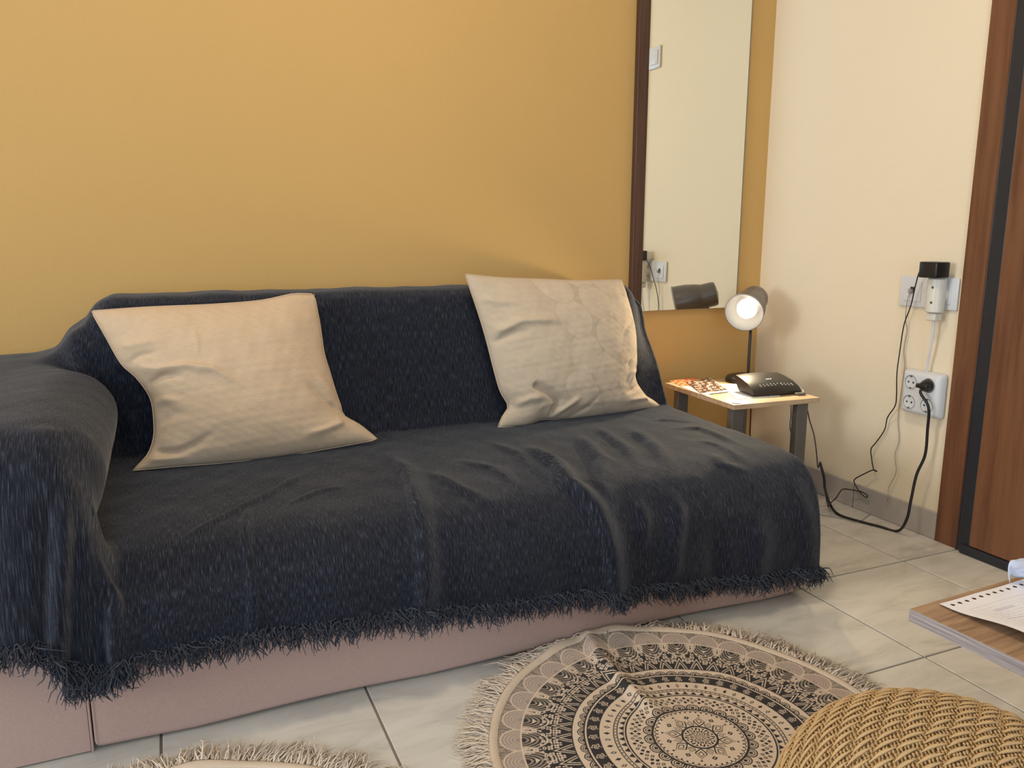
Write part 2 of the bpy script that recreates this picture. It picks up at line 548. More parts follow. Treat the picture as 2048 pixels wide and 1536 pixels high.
# ------------------------------------------------------------------ throw
SEATP = [(2.435, .60), (2.435, .715), (2.405, .752), (2.30, .758), (2.240, .747), (2.208, .70), (2.170, .52), (2.135, .395), (2.10, .366), (1.90, .361), (1.70, .357), (1.57, .350), (1.507, .327), (1.466, .277), (1.448, .20), (1.444, .10)]
ARMP = [(2.438, .50), (2.437, .575), (2.425, .600), (2.36, .607), (2.30, .607), (2.25, .607), (2.20, .606), (2.14, .605), (2.08, .605), (1.90, .604), (1.70, .602), (1.57, .597), (1.507, .578), (1.464, .525), (1.446, .40), (1.440, .24)]
def dens(P, n):
    return np.array(catmull([(a, c, 0) for a, c in P], n))[:, :2]
A_ = dens(SEATP, 16); B_ = dens(ARMP, 16)
seglen = np.linalg.norm(np.diff(A_, axis=0), axis=1)
cum = np.concatenate([[0], np.cumsum(seglen)])
NR = 300
sv = np.linspace(0, cum[-1], NR)
SA = np.stack([np.interp(sv, cum, A_[:, k]) for k in (0, 1)], 1)
SB = np.stack([np.interp(sv, cum, B_[:, k]) for k in (0, 1)], 1)
def cross(pts, n):
    c = np.array(catmull([(x_, g_, 0) for x_, g_ in pts], 24))[:, :2]
    l_ = np.concatenate([[0], np.cumsum(np.hypot(np.diff(c[:, 0]), np.diff(c[:, 1]) * .24))])
    t_ = np.linspace(0, l_[-1], n)
    return np.interp(t_, l_, c[:, 0]), np.interp(t_, l_, c[:, 1])
NA_ = 150
cS = cross([(-.66, 1), (-.40, 1), (-.28, 1.0), (-.215, .975), (-.165, .885), (-.133, .73), (-.123, .55), (-.134, .34), (-.155, .14), (-.166, .035), (-.150, .0), (-.12, 0), (-.09, 0)], NA_)
cB = cross([(-.66, 1), (-.45, 1), (-.36, 1), (-.30, .97), (-.25, .80), (-.20, .45), (-.165, .18), (-.13, .03), (-.11, 0), (-.09, 0)], NA_)
cF = cross([(-.66, 1), (-.40, 1), (-.28, 1), (-.215, 1), (-.185, .93), (-.16, .72), (-.14, .40), (-.125, .15), (-.11, .02), (-.09, 0)], NA_)
xr = np.arange(-0.085, 1.4885, 0.005)
NC = NA_ + len(xr)
yS = np.repeat(SA[None, :, 0], NC, 0)
back = sstep(2.10, 2.19, yS)                       # rows on the backrest
frt = 1 - sstep(1.50, 1.60, yS)                    # rows hanging down the front
def cols(k):
    one = lambda c_: np.concatenate([c_[k], xr if k == 0 else np.zeros(len(xr))])[:, None]
    return one(cS) * (1 - back) * (1 - frt) + one(cB) * back + one(cF) * frt
X = cols(0)
bl = 1 - np.clip(cols(1), 0, 1)
xc = X[:, -1].copy()
Yp = SB[None, :, 0] * (1 - bl) + SA[None, :, 0] * bl
Zp = SB[None, :, 1] * (1 - bl) + SA[None, :, 1] * bl
# hem height along x
hx = [-0.70, -0.28, -0.235, -0.215, -0.185, -0.150, -0.11, 0.12, 0.44, 0.88, 1.49]
hz = [0.262, 0.250, 0.246, 0.215, 0.192, 0.176, 0.186, 0.190, 0.168, 0.128, 0.077]
hem = np.interp(xc, hx, hz) + 0.004 * vnoise(xc * 4, xc * 0, 5)
topf = np.where(bl > .5, .30, .55)
zend = SB[-1, 1] * (1 - bl[:, -1]) + SA[-1, 1] * bl[:, -1]
zfront = (SB[None, :, 1] * (1 - bl) + SA[None, :, 1] * bl)
z1 = (.525 * (1 - bl[:, -1]) + .30 * bl[:, -1])[:, None]
fr = np.clip((z1 - zfront) / (z1 - zend[:, None]), 0, 1) * (yS < 1.52)
Zp = np.where(fr > 0, z1 + (hem[:, None] - z1) * fr, Zp)
# soften the end of the backrest on the right
eb = sstep(1.36, 1.475, X) * sstep(2.12, 2.2, yS)
Zp = Zp - eb ** 2.2 * 0.055 * sstep(.45, .75, Zp)
X = X - 0.022 * sstep(1.3, 1.488, X) * sstep(2.10, 2.2, yS)
Yp = Yp + 0.05 * eb ** 2 * sstep(2.12, 2.2, yS) * (yS < 2.3)
# developed coordinates for folds: q runs on from the seat down the front
q = np.where(yS > 1.507, Yp, 1.507 - (0.327 - Zp))
q = np.where((bl < .5) & (yS <= 1.507), 1.507 - (0.578 - Zp), q)
def sq(*pp):
    out = []
    for px, py in pp:
        p = atz(px, py, 0.357)
        if p[1] > 1.515:
            out.append((p[0], p[1]))
        else:
            p = aty(px, py, 1.447)
            out.append((p[0], 1.507 - (0.327 - p[2])))
    return out
D = np.zeros_like(X)
seat_m = bl * (yS < 2.16)
F_ = [  # pixel polyline, height, left width, right width, tapers
    ([(1040, 890), (1110, 940), (1175, 988), (1203, 1040), (1213, 1110), (1217, 1205)], .020, .034, .011, .35, 0),
    ([(1140, 862), (1205, 925), (1243, 972), (1238, 1030), (1230, 1080)], .011, .022, .020, .4, .4),
    ([(770, 905), (812, 955), (836, 1020), (847, 1100), (843, 1180), (836, 1240)], .015, .030, .010, .35, 0),
    ([(497, 1012), (490, 1050), (498, 1110), (505, 1190), (500, 1280)], .006, .008, .006, .2, 0),
    ([(340, 1085), (440, 1037), (540, 990), (615, 948)], .005, .006, .010, .25, .25),
    ([(570, 1012), (640, 985), (700, 975)], .004, .008, .008, .4, .4),
    ([(850, 942), (920, 980), (1000, 1012), (1040, 1040)], .008, .022, .014, .4, .4),
    ([(900, 920), (985, 940), (1060, 985)], 0.0048, .02, .014, .4, .4),
    ([(960, 880), (1040, 915), (1100, 965), (1130, 1010)], 0.0054, .022, .014, .4, .4),
    ([(1240, 850), (1300, 890), (1345, 940), (1370, 1000)], .009, .025, .02, .4, .5),
    ([(1180, 850), (1250, 900), (1290, 950)], .007, .02, .015, .4, .5),
    ([(1330, 862), (1400, 862), (1450, 880), (1520, 905)], 0.0054, .018, .012, .3, .5),
    ([(1300, 845), (1360, 848), (1400, 846)], 0.0042, .014, .010, .3, .4),
    ([(1385, 880), (1440, 895), (1500, 925)], 0.0042, .016, .012, .3, .5),
    ([(1420, 905), (1500, 935), (1545, 970)], .006, .02, .016, .4, .5),
    ([(1370, 985), (1362, 1040), (1345, 1100), (1340, 1170)], .010, .020, .024, .3, .3),
    ([(1300, 1000), (1290, 1060), (1275, 1110)], .006, .016, .016, .4, .4),
    ([(1510, 1010), (1515, 1080), (1505, 1170)], .010, .035, .03, .4, 0),
    ([(1600, 960), (1612, 1040), (1612, 1150)], .008, .03, .03, .4, 0),
    ([(1430, 1040), (1428, 1110), (1430, 1190)], -.007, .03, .03, .4, 0),
    ([(700, 1030), (690, 1110), (680, 1250)], .006, .05, .05, .4, 0),
    ([(960, 1080), (965, 1150), (960, 1230)], .006, .05, .05, .4, 0),
    ([(1100, 1060), (1120, 1130), (1130, 1220)], -.006, .05, .04, .4, 0),
    ([(330, 1130), (330, 1200), (335, 1320)], .006, .05, .05, .4, 0),
    ([(260, 900), (300, 930), (340, 925)], .008, .02, .012, .3, .3),
]
for pl, amp, wl_, wr_, t0, t1 in F_:
    D += fold(X, q, sq(*pl), amp * 1.5, wl_, wr_, t0, t1) * seat_m
D += 0.0022 * vnoise(X * 5, q * 7, 21) * seat_m + 0.0012 * vnoise(X * 14, q * 10, 22)
# folds of the arm's front drape, in (x, z) on the front plane
fm = (yS < 1.52) * sstep(0.0, 0.25, fr)
def fz(*pp):
    return [tuple(aty(px, py, 1.44)[[0, 2]]) for px, py in pp]
DA = np.zeros_like(X)
for pl, amp, wl_, wr_, t0, t1 in [
    ([(128, 900), (124, 1000), (120, 1150), (116, 1320)], .034, .012, .036, .35, 0),
    ([(98, 930), (92, 1050), (88, 1180), (86, 1300)], -.022, .030, .012, .35, 0),
    ([(30, 900), (22, 1050), (20, 1300)], .012, .03, .03, .4, 0),
    ([(172, 975), (196, 1080), (214, 1180), (232, 1360)], .020, .035, .006, .3, 0),
    ([(-50, 900), (-60, 1300), (-62, 1400)], -.012, .03, .03, .4, 0),
]:
    DA += fold(X, Zp, fz(*pl), amp, wl_, wr_, t0, t1)
D += DA * fm
# crumpled slope between arm and backrest
cr = (1 - np.abs(2 * bl - 1)) * back
D += cr * (0.010 * np.sin((X * 48 + Zp * 16 + 2 * np.sin(yS * 9))) + 0.008 * vnoise(X * 9, yS * 9, 31))
D += 0.004 * (1 - bl) * (yS > 1.5) * vnoise(X * 5, Yp * 4, 33)
# backrest: faint vertical wrinkles
D += 0.003 * bl * back * vnoise(X * 5, Zp * 1.2, 35)
P = np.stack([X, Yp, Zp], -1)
du = np.gradient(P, axis=0); dv = np.gradient(P, axis=1)
N = np.cross(du, dv)
N /= np.linalg.norm(N, axis=2, keepdims=True) + 1e-9
if N[NC // 2, NR // 2, 2] < 0:
    N = -N
P = P + N * D[..., None]
uvx = X + 0.10 * 0
uvv = np.repeat(sv[None, :], NC, 0)
throw = tag(empty('throw_blanket', (0.65, 1.95, 0.36)), 'dark navy chenille throw with a fringed hem draped over the whole sofa', 'blanket')
F4 = grid_faces(NC, NR)
cl = mesh_np('cloth', P.reshape(-1, 3) - np.array([0.65, 1.95, 0.36]), F4, 'throw', throw, uv=np.stack([uvx, uvv], -1).reshape(-1, 2))
sm = cl.modifiers.new('thickness', 'SOLIDIFY'); sm.thickness = 0.003; sm.offset = -1
# fringe along the front hem
hemP = P[:, -1, :]
roots, ends = [], []
for k in range(NC - 1):
    dk = float(np.linalg.norm(hemP[k + 1] - hemP[k]))
    for t in range(int(dk / .005 * 7 + random.random())):
        f_ = random.random()
        p = hemP[k] * (1 - f_) + hemP[k + 1] * f_
        p = p + np.array([random.gauss(0, .0015), random.gauss(-.002, .003), random.uniform(-.001, .010) if t % 3 == 0 else 0.0])
        clump = 0.012 * math.sin(k * 0.9 + math.sin(k * .37) * 3)
        L = random.uniform(.022, .044)
        if t % 3 == 0:
            L *= 0.6
        e = p + np.array([random.gauss(clump * .9, .012), random.gauss(-.009, .010), -L])
        if t % 3 == 0:
            e = e + np.array([random.gauss(0, .006), -.008, .008])
        e[1] = min(e[1], 1.462)
        roots.append(p); ends.append(e)
# loose corner at the right end
for _ in range(90):
    p = hemP[-1] + np.array([random.uniform(-.03, .004), random.uniform(-.006, .004), random.uniform(-.002, .008)])
    roots.append(p); ends.append(p + np.array([random.uniform(0, .03), random.gauss(-.008, .008), -random.uniform(.015, .038)]))
# lower layer peeping out under the arm drape
for _ in range(230):
    x = random.uniform(-.200, -.105)
    z = np.interp(x, [-.20, -.15, -.105], [.172, .172, .186])
    p = np.array([x, random.uniform(1.425, 1.452), z + random.uniform(-.004, .012)])
    roots.append(p); ends.append(p + np.array([random.gauss(0, .010), random.gauss(-.004, .006), -random.uniform(.028, .055)]))
off = np.array([0.65, 1.95, 0.36])
strands('fringe', np.array(roots) - off, np.array(ends) - off, 0.0017, 'fringe', throw, sag=.22, wob=.0018, seed=3)


# ------------------------------------------------------------------ cushions
def cushion(name, label, group, plane3, sides, thick, folds, mat, jac=False, nn=120):
    a, b_, c_ = [np.array(v) for v in plane3]            # bottom left, bottom right, a point near the top
    e1 = (b_ - a) / np.linalg.norm(b_ - a)
    e2 = (c_ - a) - e1 * ((c_ - a) @ e1); e2 /= np.linalg.norm(e2)
    nr = np.cross(e1, e2)
    if nr[1] > 0:
        nr = -nr
    org = (a + b_) / 2
    def pl(px, py):
        r = ray(px, py)
        t = ((org - EYE) @ nr) / (r @ nr)
        p = EYE + r * t - org
        return np.array([p @ e1, p @ e2])
    def curve(pp):
        c = np.array(catmull([(*pl(*p), 0) for p in pp], 10))[:, :2]
        s = np.concatenate([[0], np.cumsum(np.linalg.norm(np.diff(c, axis=0), axis=1))])
        t = np.linspace(0, s[-1], nn)
        return np.stack([np.interp(t, s, c[:, k]) for k in (0, 1)], 1)
    bot, right, top, left = [curve(s) for s in sides]    # left->right, bottom->top, left->right, bottom->top
    left[0] = bot[0]; right[0] = bot[-1]; left[-1] = top[0]; right[-1] = top[-1]
    s = np.linspace(0, 1, nn)
    S, T = np.meshgrid(s, s, indexing='ij')
    C = ((1 - T)[..., None] * bot[:, None] + T[..., None] * top[:, None] + (1 - S)[..., None] * left[None] + S[..., None] * right[None]
         - ((1 - S) * (1 - T))[..., None] * bot[0] - (S * (1 - T))[..., None] * bot[-1] - ((1 - S) * T)[..., None] * top[0] - (S * T)[..., None] * top[-1])
    u, v = 2 * S - 1, 2 * T - 1
    prof = np.clip((1 - np.abs(u) ** 2.3), 0, 1) ** 0.62 * np.clip((1 - np.abs(v) ** 2.3), 0, 1) ** 0.62
    edge = np.clip(np.minimum(1 - np.abs(u), 1 - np.abs(v)) * 9, 0, 1)
    zf = thick[0] * prof
    LX, LY = C[..., 0], C[..., 1]
    wr = np.zeros_like(LX)
    for pp, amp, w1, w2, t0, t1 in folds:
        wr += fold(LX, LY, [pl(*p) for p in pp], amp * 1.45, w1 * .85, w2 * .85, t0, t1)
    wr += 0.0022 * vnoise(LX * 12, LY * 12, 41 + len(folds)) + 0.0010 * vnoise(LX * 34, LY * 40, 42)
    # puckers along the seams
    arc = np.where(np.abs(u) > np.abs(v), v, u) * 26
    wr += 0.0018 * np.sin(arc + 2 * np.sin(arc * .43)) * np.clip(1 - np.minimum(1 - np.abs(u), 1 - np.abs(v)) / .14, 0, 1) * edge
    zf = zf + wr * edge
    zb = -thick[1] * prof
    def to3(z):
        return org + LX[..., None] * e1 + LY[..., None] * e2 + z[..., None] * nr
    base = tuple(org)
    Pf, Pb = to3(zf) - org, to3(zb) - org
    col = None
    if jac:
        base_c = np.array([0.56, 0.455, 0.335]); lite = np.array([0.60, 0.49, 0.365]); dark = np.array([0.49, 0.38, 0.265])
        m_ = np.zeros_like(LX)
        U, V_ = S, T
        sh = np.zeros_like(U)
        for cx, ph in ((0.50, .0), (0.70, .5), (0.90, .2)):
            for k in range(-1, 6):
                cy = (k + ph) * 0.235
                d = np.hypot((U - cx + .03 * math.sin(k * 2.1)) / .115, (V_ - cy) / .135)
                sh = np.maximum(sh, 1 - sstep(.93, 1.0, d))
                m_ = np.maximum(m_, (np.abs(d - .98) < .035) * 0.8)
        zone = sstep(.36, .40, U + .05 * np.sin(V_ * 9))
        thread = 0.5 + 0.5 * np.sin(LY * 1400) * np.sin(LX * 90 + 3 * vnoise(LX * 8, LY * 60, 9))
        col = base_c * (1 - zone * .35)[..., None] + dark * (zone * .35)[..., None]
        col = col * (1 - (sh * zone)[..., None]) + lite * (sh * zone)[..., None]
        col = col * (1 - (m_ * zone * .10)[..., None]) * (0.96 + .07 * thread)[..., None]
        col = np.concatenate([col.reshape(-1, 3)] * 2)
    n2 = nn * nn
    Fa = grid_faces(nn, nn)
    Fb = grid_faces(nn, nn)[:, ::-1] + n2
    V = np.concatenate([Pf.reshape(-1, 3), Pb.reshape(-1, 3)])
    UVs = np.concatenate([np.stack([LX, LY], -1).reshape(-1, 2)] * 2)
    root = tag(empty(name, base), label, 'cushion', group)
    o = mesh_np('cover', V, np.concatenate([Fa, Fb]), mat, root, col=col, uv=UVs)
    bm = bmesh.new(); bm.from_mesh(o.data)
    bmesh.ops.remove_doubles(bm, verts=bm.verts, dist=0.00004)
    bmesh.ops.recalc_face_normals(bm, faces=bm.faces)
    bm.to_mesh(o.data); bm.free()
    # seam piping round the rim
    rim = np.concatenate([Pf[:-1, 0], Pf[-1, :-1], Pf[:0:-1, -1], Pf[0, :0:-1]])
    pts = [rim[k] for k in range(0, len(rim), 4)]
    pts.append(pts[0])
    tube('seam', pts, 0.0016, 'linen', root, seg=6, spline=False)
    return root


GRP = 'square cushions on the sofa'
cushion('sofa_cushion', 'plain sand linen cushion leaning in the sofa corner by the arm', GRP,
        (atz(266, 940, .372), atz(756, 884, .372), aty(400, 606, 2.165)),
        ([(266, 941), (351, 933), (430, 927), (547, 915), (664, 896), (756, 879)],
         [(756, 879), (720, 850), (688, 831), (681, 810), (672, 785), (660, 745), (648, 704), (640, 650), (629, 592)],
         [(182, 622), (300, 614), (420, 609), (520, 601), (585, 588), (629, 588)],
         [(266, 941), (295, 909), (306, 880), (308, 850), (301, 798), (273, 756), (242, 727), (211, 673), (182, 622)]),
        (0.085, 0.055),
        [([(268, 742), (310, 748), (365, 744), (420, 752), (480, 785)], .008, .009, .014, .12, .4),
         ([(296, 790), (303, 770), (330, 760), (370, 765)], -.007, .008, .008, .1, .4),
         ([(300, 812), (330, 805), (370, 815)], .006, .009, .012, .1, .5),
         ([(306, 860), (345, 835), (390, 830)], -.004, .012, .012, .1, .5),
         ([(690, 832), (650, 815), (610, 782), (590, 760)], -.008, .010, .012, .08, .5),
         ([(686, 846), (640, 866), (590, 880)], .006, .010, .010, .1, .5),
         ([(676, 800), (640, 770), (612, 745)], .005, .012, .012, .1, .5),
         ([(305, 905), (355, 908), (400, 888), (440, 860)], -.007, .010, .012, .1, .5),
         ([(285, 918), (330, 922), (390, 915)], .004, .009, .009, .2, .5),
         ([(240, 700), (300, 695), (340, 705)], .004, .014, .014, .1, .5),
         ([(250, 735), (280, 720), (330, 715)], -.004, .009, .009, .1, .5),
         ([(385, 670), (392, 705), (390, 735)], .0014, .006, .006, .3, .3)], 'linen')
cushion('sofa_cushion', 'leaf-patterned beige cushion at the end of the sofa nearest the desk lamp', GRP,
        (atz(996, 853, .370), atz(1318, 815, .366), aty(1090, 560, 2.205)),
        ([(996, 854), (1050, 851), (1082, 839), (1142, 838), (1210, 830), (1278, 821), (1322, 813)],
         [(1322, 813), (1305, 800), (1290, 790), (1270, 758), (1272, 719), (1269, 660), (1256, 600), (1243, 559)],
         [(930, 548), (1000, 555), (1073, 558), (1164, 561), (1243, 559)],
         [(996, 854), (1005, 832), (1016, 812), (1000, 782), (987, 737), (973, 682), (957, 628), (930, 548)]),
        (0.090, 0.05),
        [([(1046, 772), (1080, 790), (1097, 805), (1094, 838)], -.013, .012, .009, .1, 0),
         ([(1020, 812), (1046, 800), (1075, 800)], .008, .012, .012, .1, .4),
         ([(1094, 838), (1118, 815), (1145, 792)], .008, .010, .010, 0, .5),
         ([(1130, 838), (1160, 815), (1180, 785)], -.005, .010, .010, 0, .5),
         ([(975, 672), (1020, 650), (1080, 648), (1120, 660)], .008, .014, .012, .1, .5),
         ([(976, 690), (1010, 672), (1050, 670)], -.006, .012, .012, .1, .5),
         ([(1270, 700), (1245, 720), (1228, 750)], -.007, .009, .009, .1, .4),
         ([(1268, 740), (1250, 750), (1240, 775)], .007, .008, .008, .1, .4),
         ([(1275, 765), (1255, 780), (1225, 790)], -.006, .009, .009, .1, .4),
         ([(1290, 795), (1262, 800), (1230, 806)], .006, .009, .009, .1, .4),
         ([(1258, 640), (1235, 660), (1215, 690)], -.004, .010, .010, .1, .4),
         ([(950, 600), (985, 610), (1030, 612)], .004, .012, .012, .1, .5)], 'jacquard', jac=True)

# ------------------------------------------------------------------ mirror
mr = tag(empty('wall_mirror', (1.75, 2.45, 0.64)), 'tall narrow mirror with a dark wooden strip along its left side', 'mirror')
def mpart(name, lo, hi, mat, bev=0.0008):
    o = box(name, lo, hi, mat, None, bev, 2)
    o.parent = mr; o.matrix_parent_inverse = Matrix.Translation((-1.75, -2.45, -0.64))
mpart('glass', (1.573, 2.445, 0.645), (1.998, 2.450, 2.05), 'mirror', 0.0006)
mpart('backing', (1.573, 2.4505, 0.646), (1.9975, 2.4597, 2.05), 'dark_wood')
mpart('side_strip', (1.526, 2.436, 0.50), (1.561, 2.4597, 2.05), 'dark_wood', 0.003)
mpart('rebate', (1.561, 2.441, 0.50), (1.572, 2.4597, 2.05), 'dark_wood')
mpart('edge', (1.9985, 2.4445, 0.645), (2.0005, 2.4597, 2.05), 'grey', 0.0003)

# ------------------------------------------------------------------ side table in the corner
ST = tag(empty('side_table', (1.768, 2.122, 0.0), -0.045), 'small oak-topped corner table with grey metal legs beside the sofa', 'table')
TW, TD, TZ = 0.335, 0.40, 0.400
box('tabletop', (-TW / 2, -TD / 2, TZ - 0.016), (TW / 2, TD / 2, TZ), 'chip', ST, 0.001, 1)
for sx in (-1, 1):
    for sy in (-1, 1):
        lx, ly = sx * (TW / 2 - 0.040), sy * (TD / 2 - 0.045)
        lg = box('leg', (lx - .022, ly - .014, 0.004), (lx + .022, ly + .014, TZ - 0.0165), 'grey', ST, 0.004, 2)
        box('foot_cap', (lx - .0225, ly - .0145, 0.0005), (lx + .0225, ly + .0145, 0.012), 'black', lg, 0.002, 1)

# ------------------------------------------------------------------ desk lamp
LB = np.array([1.888, 2.238, TZ + .0005])
lamp = tag(empty('desk_lamp', LB), 'lit desk lamp with a tilted shade standing on the corner table', 'lamp')
lathe('lamp_base', [(0, 0), (.066, 0), (.069, .003), (.069, .012), (.062, .021), (.040, .027), (.012, .029), (0, .029)], 'black', lamp, 40)
O_ = np.array([1.866, 2.238, .648]); N_ = np.array([2.000, 2.336, .693])
ax = (N_ - O_) / np.linalg.norm(N_ - O_)
q_ = Vector(ax).to_track_quat('Z', 'Y').to_matrix().to_4x4()
mt = Matrix.Translation(Vector(O_ - LB)) @ q_
Ls = float(np.linalg.norm(N_ - O_))
m_shade = plain('lamp_shade_grey', (0.15, 0.13, 0.118), 0.35)
m_in = plain('lamp_shade_white_inside', (0.36, 0.35, 0.335), 0.4)
sh = lathe('lamp_shade', [(.067, -.001), (.0665, .004), (.063, .05), (.056, .085), (.050, .105), (.048, .112), (.048, .150), (.045, .162), (.030, Ls - .006), (.0, Ls - .002)], m_shade, lamp, 48, mt)
lathe('shade_lining', [(.0668, -.001), (.062, .006), (.058, .05), (.050, .085), (.044, .105), (.028, .118), (0, .12)], m_in, sh, 48, mt)
lathe('rim', [(.0672, -.003), (.0688, -.001), (.0685, .003), (.0665, .004)], m_in, sh, 48, mt)
lathe('bulb', [(0, .010), (.018, .013), (.031, .024), (.036, .042), (.031, .062), (.018, .085), (.014, .105)], 'bulb', lamp, 32, mt)
att = O_ + ax * 0.125 - np.array([0, 0, .054])
tube('stem', [p - LB for p in (np.array([1.905, 2.243, LB[2] + .022]), np.array([1.907, 2.246, .50]), np.array([1.915, 2.255, .58]), np.array([1.938, 2.282, .604]), att)], .0052, 'black', lamp, seg=12)
lathe('swivel_knob', [(0, -.010), (.010, -.010), (.011, -.006), (.011, .012), (0, .014)], 'black', lamp, 16, Matrix.Translation(Vector(att - LB)) @ q_)
pl_ = bpy.data.lights.new('desk_lamp_glow', 'SPOT')
pl_.energy = 18; pl_.color = (1.0, 0.80, 0.52); pl_.shadow_soft_size = .03; pl_.spot_size = math.radians(142); pl_.spot_blend = .3
po = bpy.data.objects.new('desk_lamp_glow', pl_); COL.objects.link(po)
po.location = O_ - ax * .004
po.rotation_euler = Vector(-ax).to_track_quat('-Z', 'Y').to_euler()

# ------------------------------------------------------------------ router
def local(px, py, z=TZ): return atz(px, py, z)
RC = (local(1475, 768) + local(1602, 789)) / 2
rl, rr2 = local(1507, 795), local(1602, 788)
rdir = rr2 - rl; rw = float(np.linalg.norm(rdir)); rang = math.atan2(rdir[1], rdir[0])
router = tag(empty('router', (*rl[:2], TZ + .0022), rang), 'black internet router with a sloped curved top on the corner table', 'router')
prof = [(0.000, .004), (0.000, .010), (0.012, .022), (0.040, .036), (0.085, .047), (0.118, .051), (0.124, .049), (0.120, .034), (0.100, .010), (0.092, .002), (0.004, .0)]
bm = bmesh.new()
nx = 12
loops = []
for k in range(nx + 1):
    f_ = k / nx
    x = f_ * rw
    bulge = 0.004 * math.sin(math.pi * f_)
    inset = 0.010
    loops.append([bm.verts.new((x + inset * (y / .12) * (1 - 2 * f_), y - bulge * (1 if y < .06 else -1), z + (bulge if z > .02 else 0))) for y, z in prof])
for a, c in zip(loops, loops[1:]):
    for i in range(len(prof)):
        j = (i + 1) % len(prof)
        bm.faces.new((a[i], c[i], c[j], a[j]))
bm.faces.new(loops[0]); bm.faces.new(loops[-1][::-1])
rb = sharp_smooth(bm_done(bm, 'housing', 'black', router), 32)
def ztop(y):
    return float(np.interp(y, [p[0] for p in prof[1:6]], [p[1] for p in prof[1:6]]))
def mark(name, x, y, w_, h_, parent):
    slope = (ztop(y + .006) - ztop(y - .006)) / .012
    b0 = 0.004 * math.sin(math.pi * x / rw)
    b0 = b0 + slope * b0 + .0005
    bm = bmesh.new()
    vs = [bm.verts.new((x + dx, y + dy, ztop(y) + slope * dy + b0)) for dx, dy in ((0, 0), (w_, 0), (w_, h_), (0, h_))]
    f = bm.faces.new(vs)
    r = bmesh.ops.extrude_face_region(bm, geom=[f])
    for v in r['geom']:
        if isinstance(v, bmesh.types.BMVert): v.co.z += .0003
    return bm_done(bm, name, 'white', parent)
lg = empty('logo', (0, 0, 0)); lg.parent = router
for k, (dx, w_, h_) in enumerate(((0, .006, .0035), (.0065, .0035, .004), (.011, .003, .0045), (.0150, .0022, .0035), (.0185, .0035, .005))):
    mark('logo_stroke', rw * .44 + dx, .050, w_, h_, lg)
for k in range(10):
    mark('status_icon', rw * .20 + k * rw * .073, .022, .0035 if k % 3 else .005, .0022, router)
    if k not in (5,):
        mark('status_text', rw * .20 + k * rw * .073, .0155, .0055, .0014, router)

# papers on the corner table
def sheet(name, corners, z, mat, label, cat, paint=None, n=70, parent=None, curl=None, th=0.0006, group=None):
    c = [np.array(p) for p in corners]        # near-left, near-right, far-right, far-left
    s = np.linspace(0, 1, n)
    S, T = np.meshgrid(s, s, indexing='ij')
    P = ((1 - S) * (1 - T))[..., None] * c[0] + (S * (1 - T))[..., None] * c[1] + (S * T)[..., None] * c[2] + ((1 - S) * T)[..., None] * c[3]
    P = P.copy(); P[..., 2] = z
    if curl is not None:
        P[..., 2] += curl(S, T)
    ctr = P.reshape(-1, 3).mean(0); ctr[2] = z
    col = paint(S, T).reshape(-1, 3) if paint else np.full((n * n, 3), .8)
    o = mesh_np(name, P.reshape(-1, 3) - ctr, grid_faces(n, n), mat, parent, col=col)
    o.location = ctr
    md = o.modifiers.new('thickness', 'SOLIDIFY'); md.thickness = th; md.offset = 1
    tag(o, label, cat, group)
    return o
def food(S, T):
    r = np.zeros(S.shape + (3,)) + np.array([.05, .035, .03])
    lob = vnoise(S * 3.2 + .3, T * 5, 51) + .5 * vnoise(S * 8, T * 12, 52)
    r[lob > .22] = (.72, .64, .58)
    r[lob > .46] = (.35, .15, .08)
    r[(lob > -.30) & (lob < -.18)] = (.35, .10, .05)
    r[(T < .10) | (S > .97)] = (.78, .76, .74)
    return r
def redw(S, T):
    r = np.zeros(S.shape + (3,)) + np.array([.78, .74, .70])
    r[(T > .50)] = (.70, .14, .06)
    r[(T > .50) & (vnoise(S * 4, T * 6, 61) > .15)] = (.75, .45, .22)
    r[(T > .2) & (T < .30) & (S > .2) & (S < .6)] = (.5, .5, .5)
    return r
sheet('leaflet', [local(1385, 783), local(1425, 797), local(1392, 755), local(1338, 762)], TZ + .0005, 'gloss_print', 'red and white leaflet at the left edge of the corner table', 'leaflet', redw)
sheet('leaflet', [local(1405, 791), local(1462, 784), local(1420, 757), local(1372, 765)], TZ + .0024, 'gloss_print', 'food leaflet with a dark photo lying on the corner table', 'leaflet', food)
sheet('paper_sheet', [local(1474, 799), local(1560, 793), local(1540, 764), local(1436, 770)], TZ + .0005, 'print', 'white paper sheet lying under the black router', 'paper', lambda S, T: np.full(S.shape + (3,), .82))
p = local(1473, 806)
tag(lathe('round_sticker', [(0, 0), (.013, 0), (.014, .001), (.013, .0022), (0, .003)], 'ivory', None, 24), 'small white disc on the front corner of the corner table', 'disc').location = (p[0], p[1], TZ + .0004)
p = local(1600, 790)
cn = tag(empty('cable_connector', (p[0] + .004, p[1], TZ + .0004), rang), 'small grey connector lying beside the router on the table edge', 'connector')
box('body', (-.022, -.010, 0), (.012, .008, .008), 'grey', cn, .003, 2)
tube('wire', [(.010, .002, .005), (.018, .012, .010), (.022, .024, .012), (.018, .030, .022)], .0016, 'white', cn, 8)

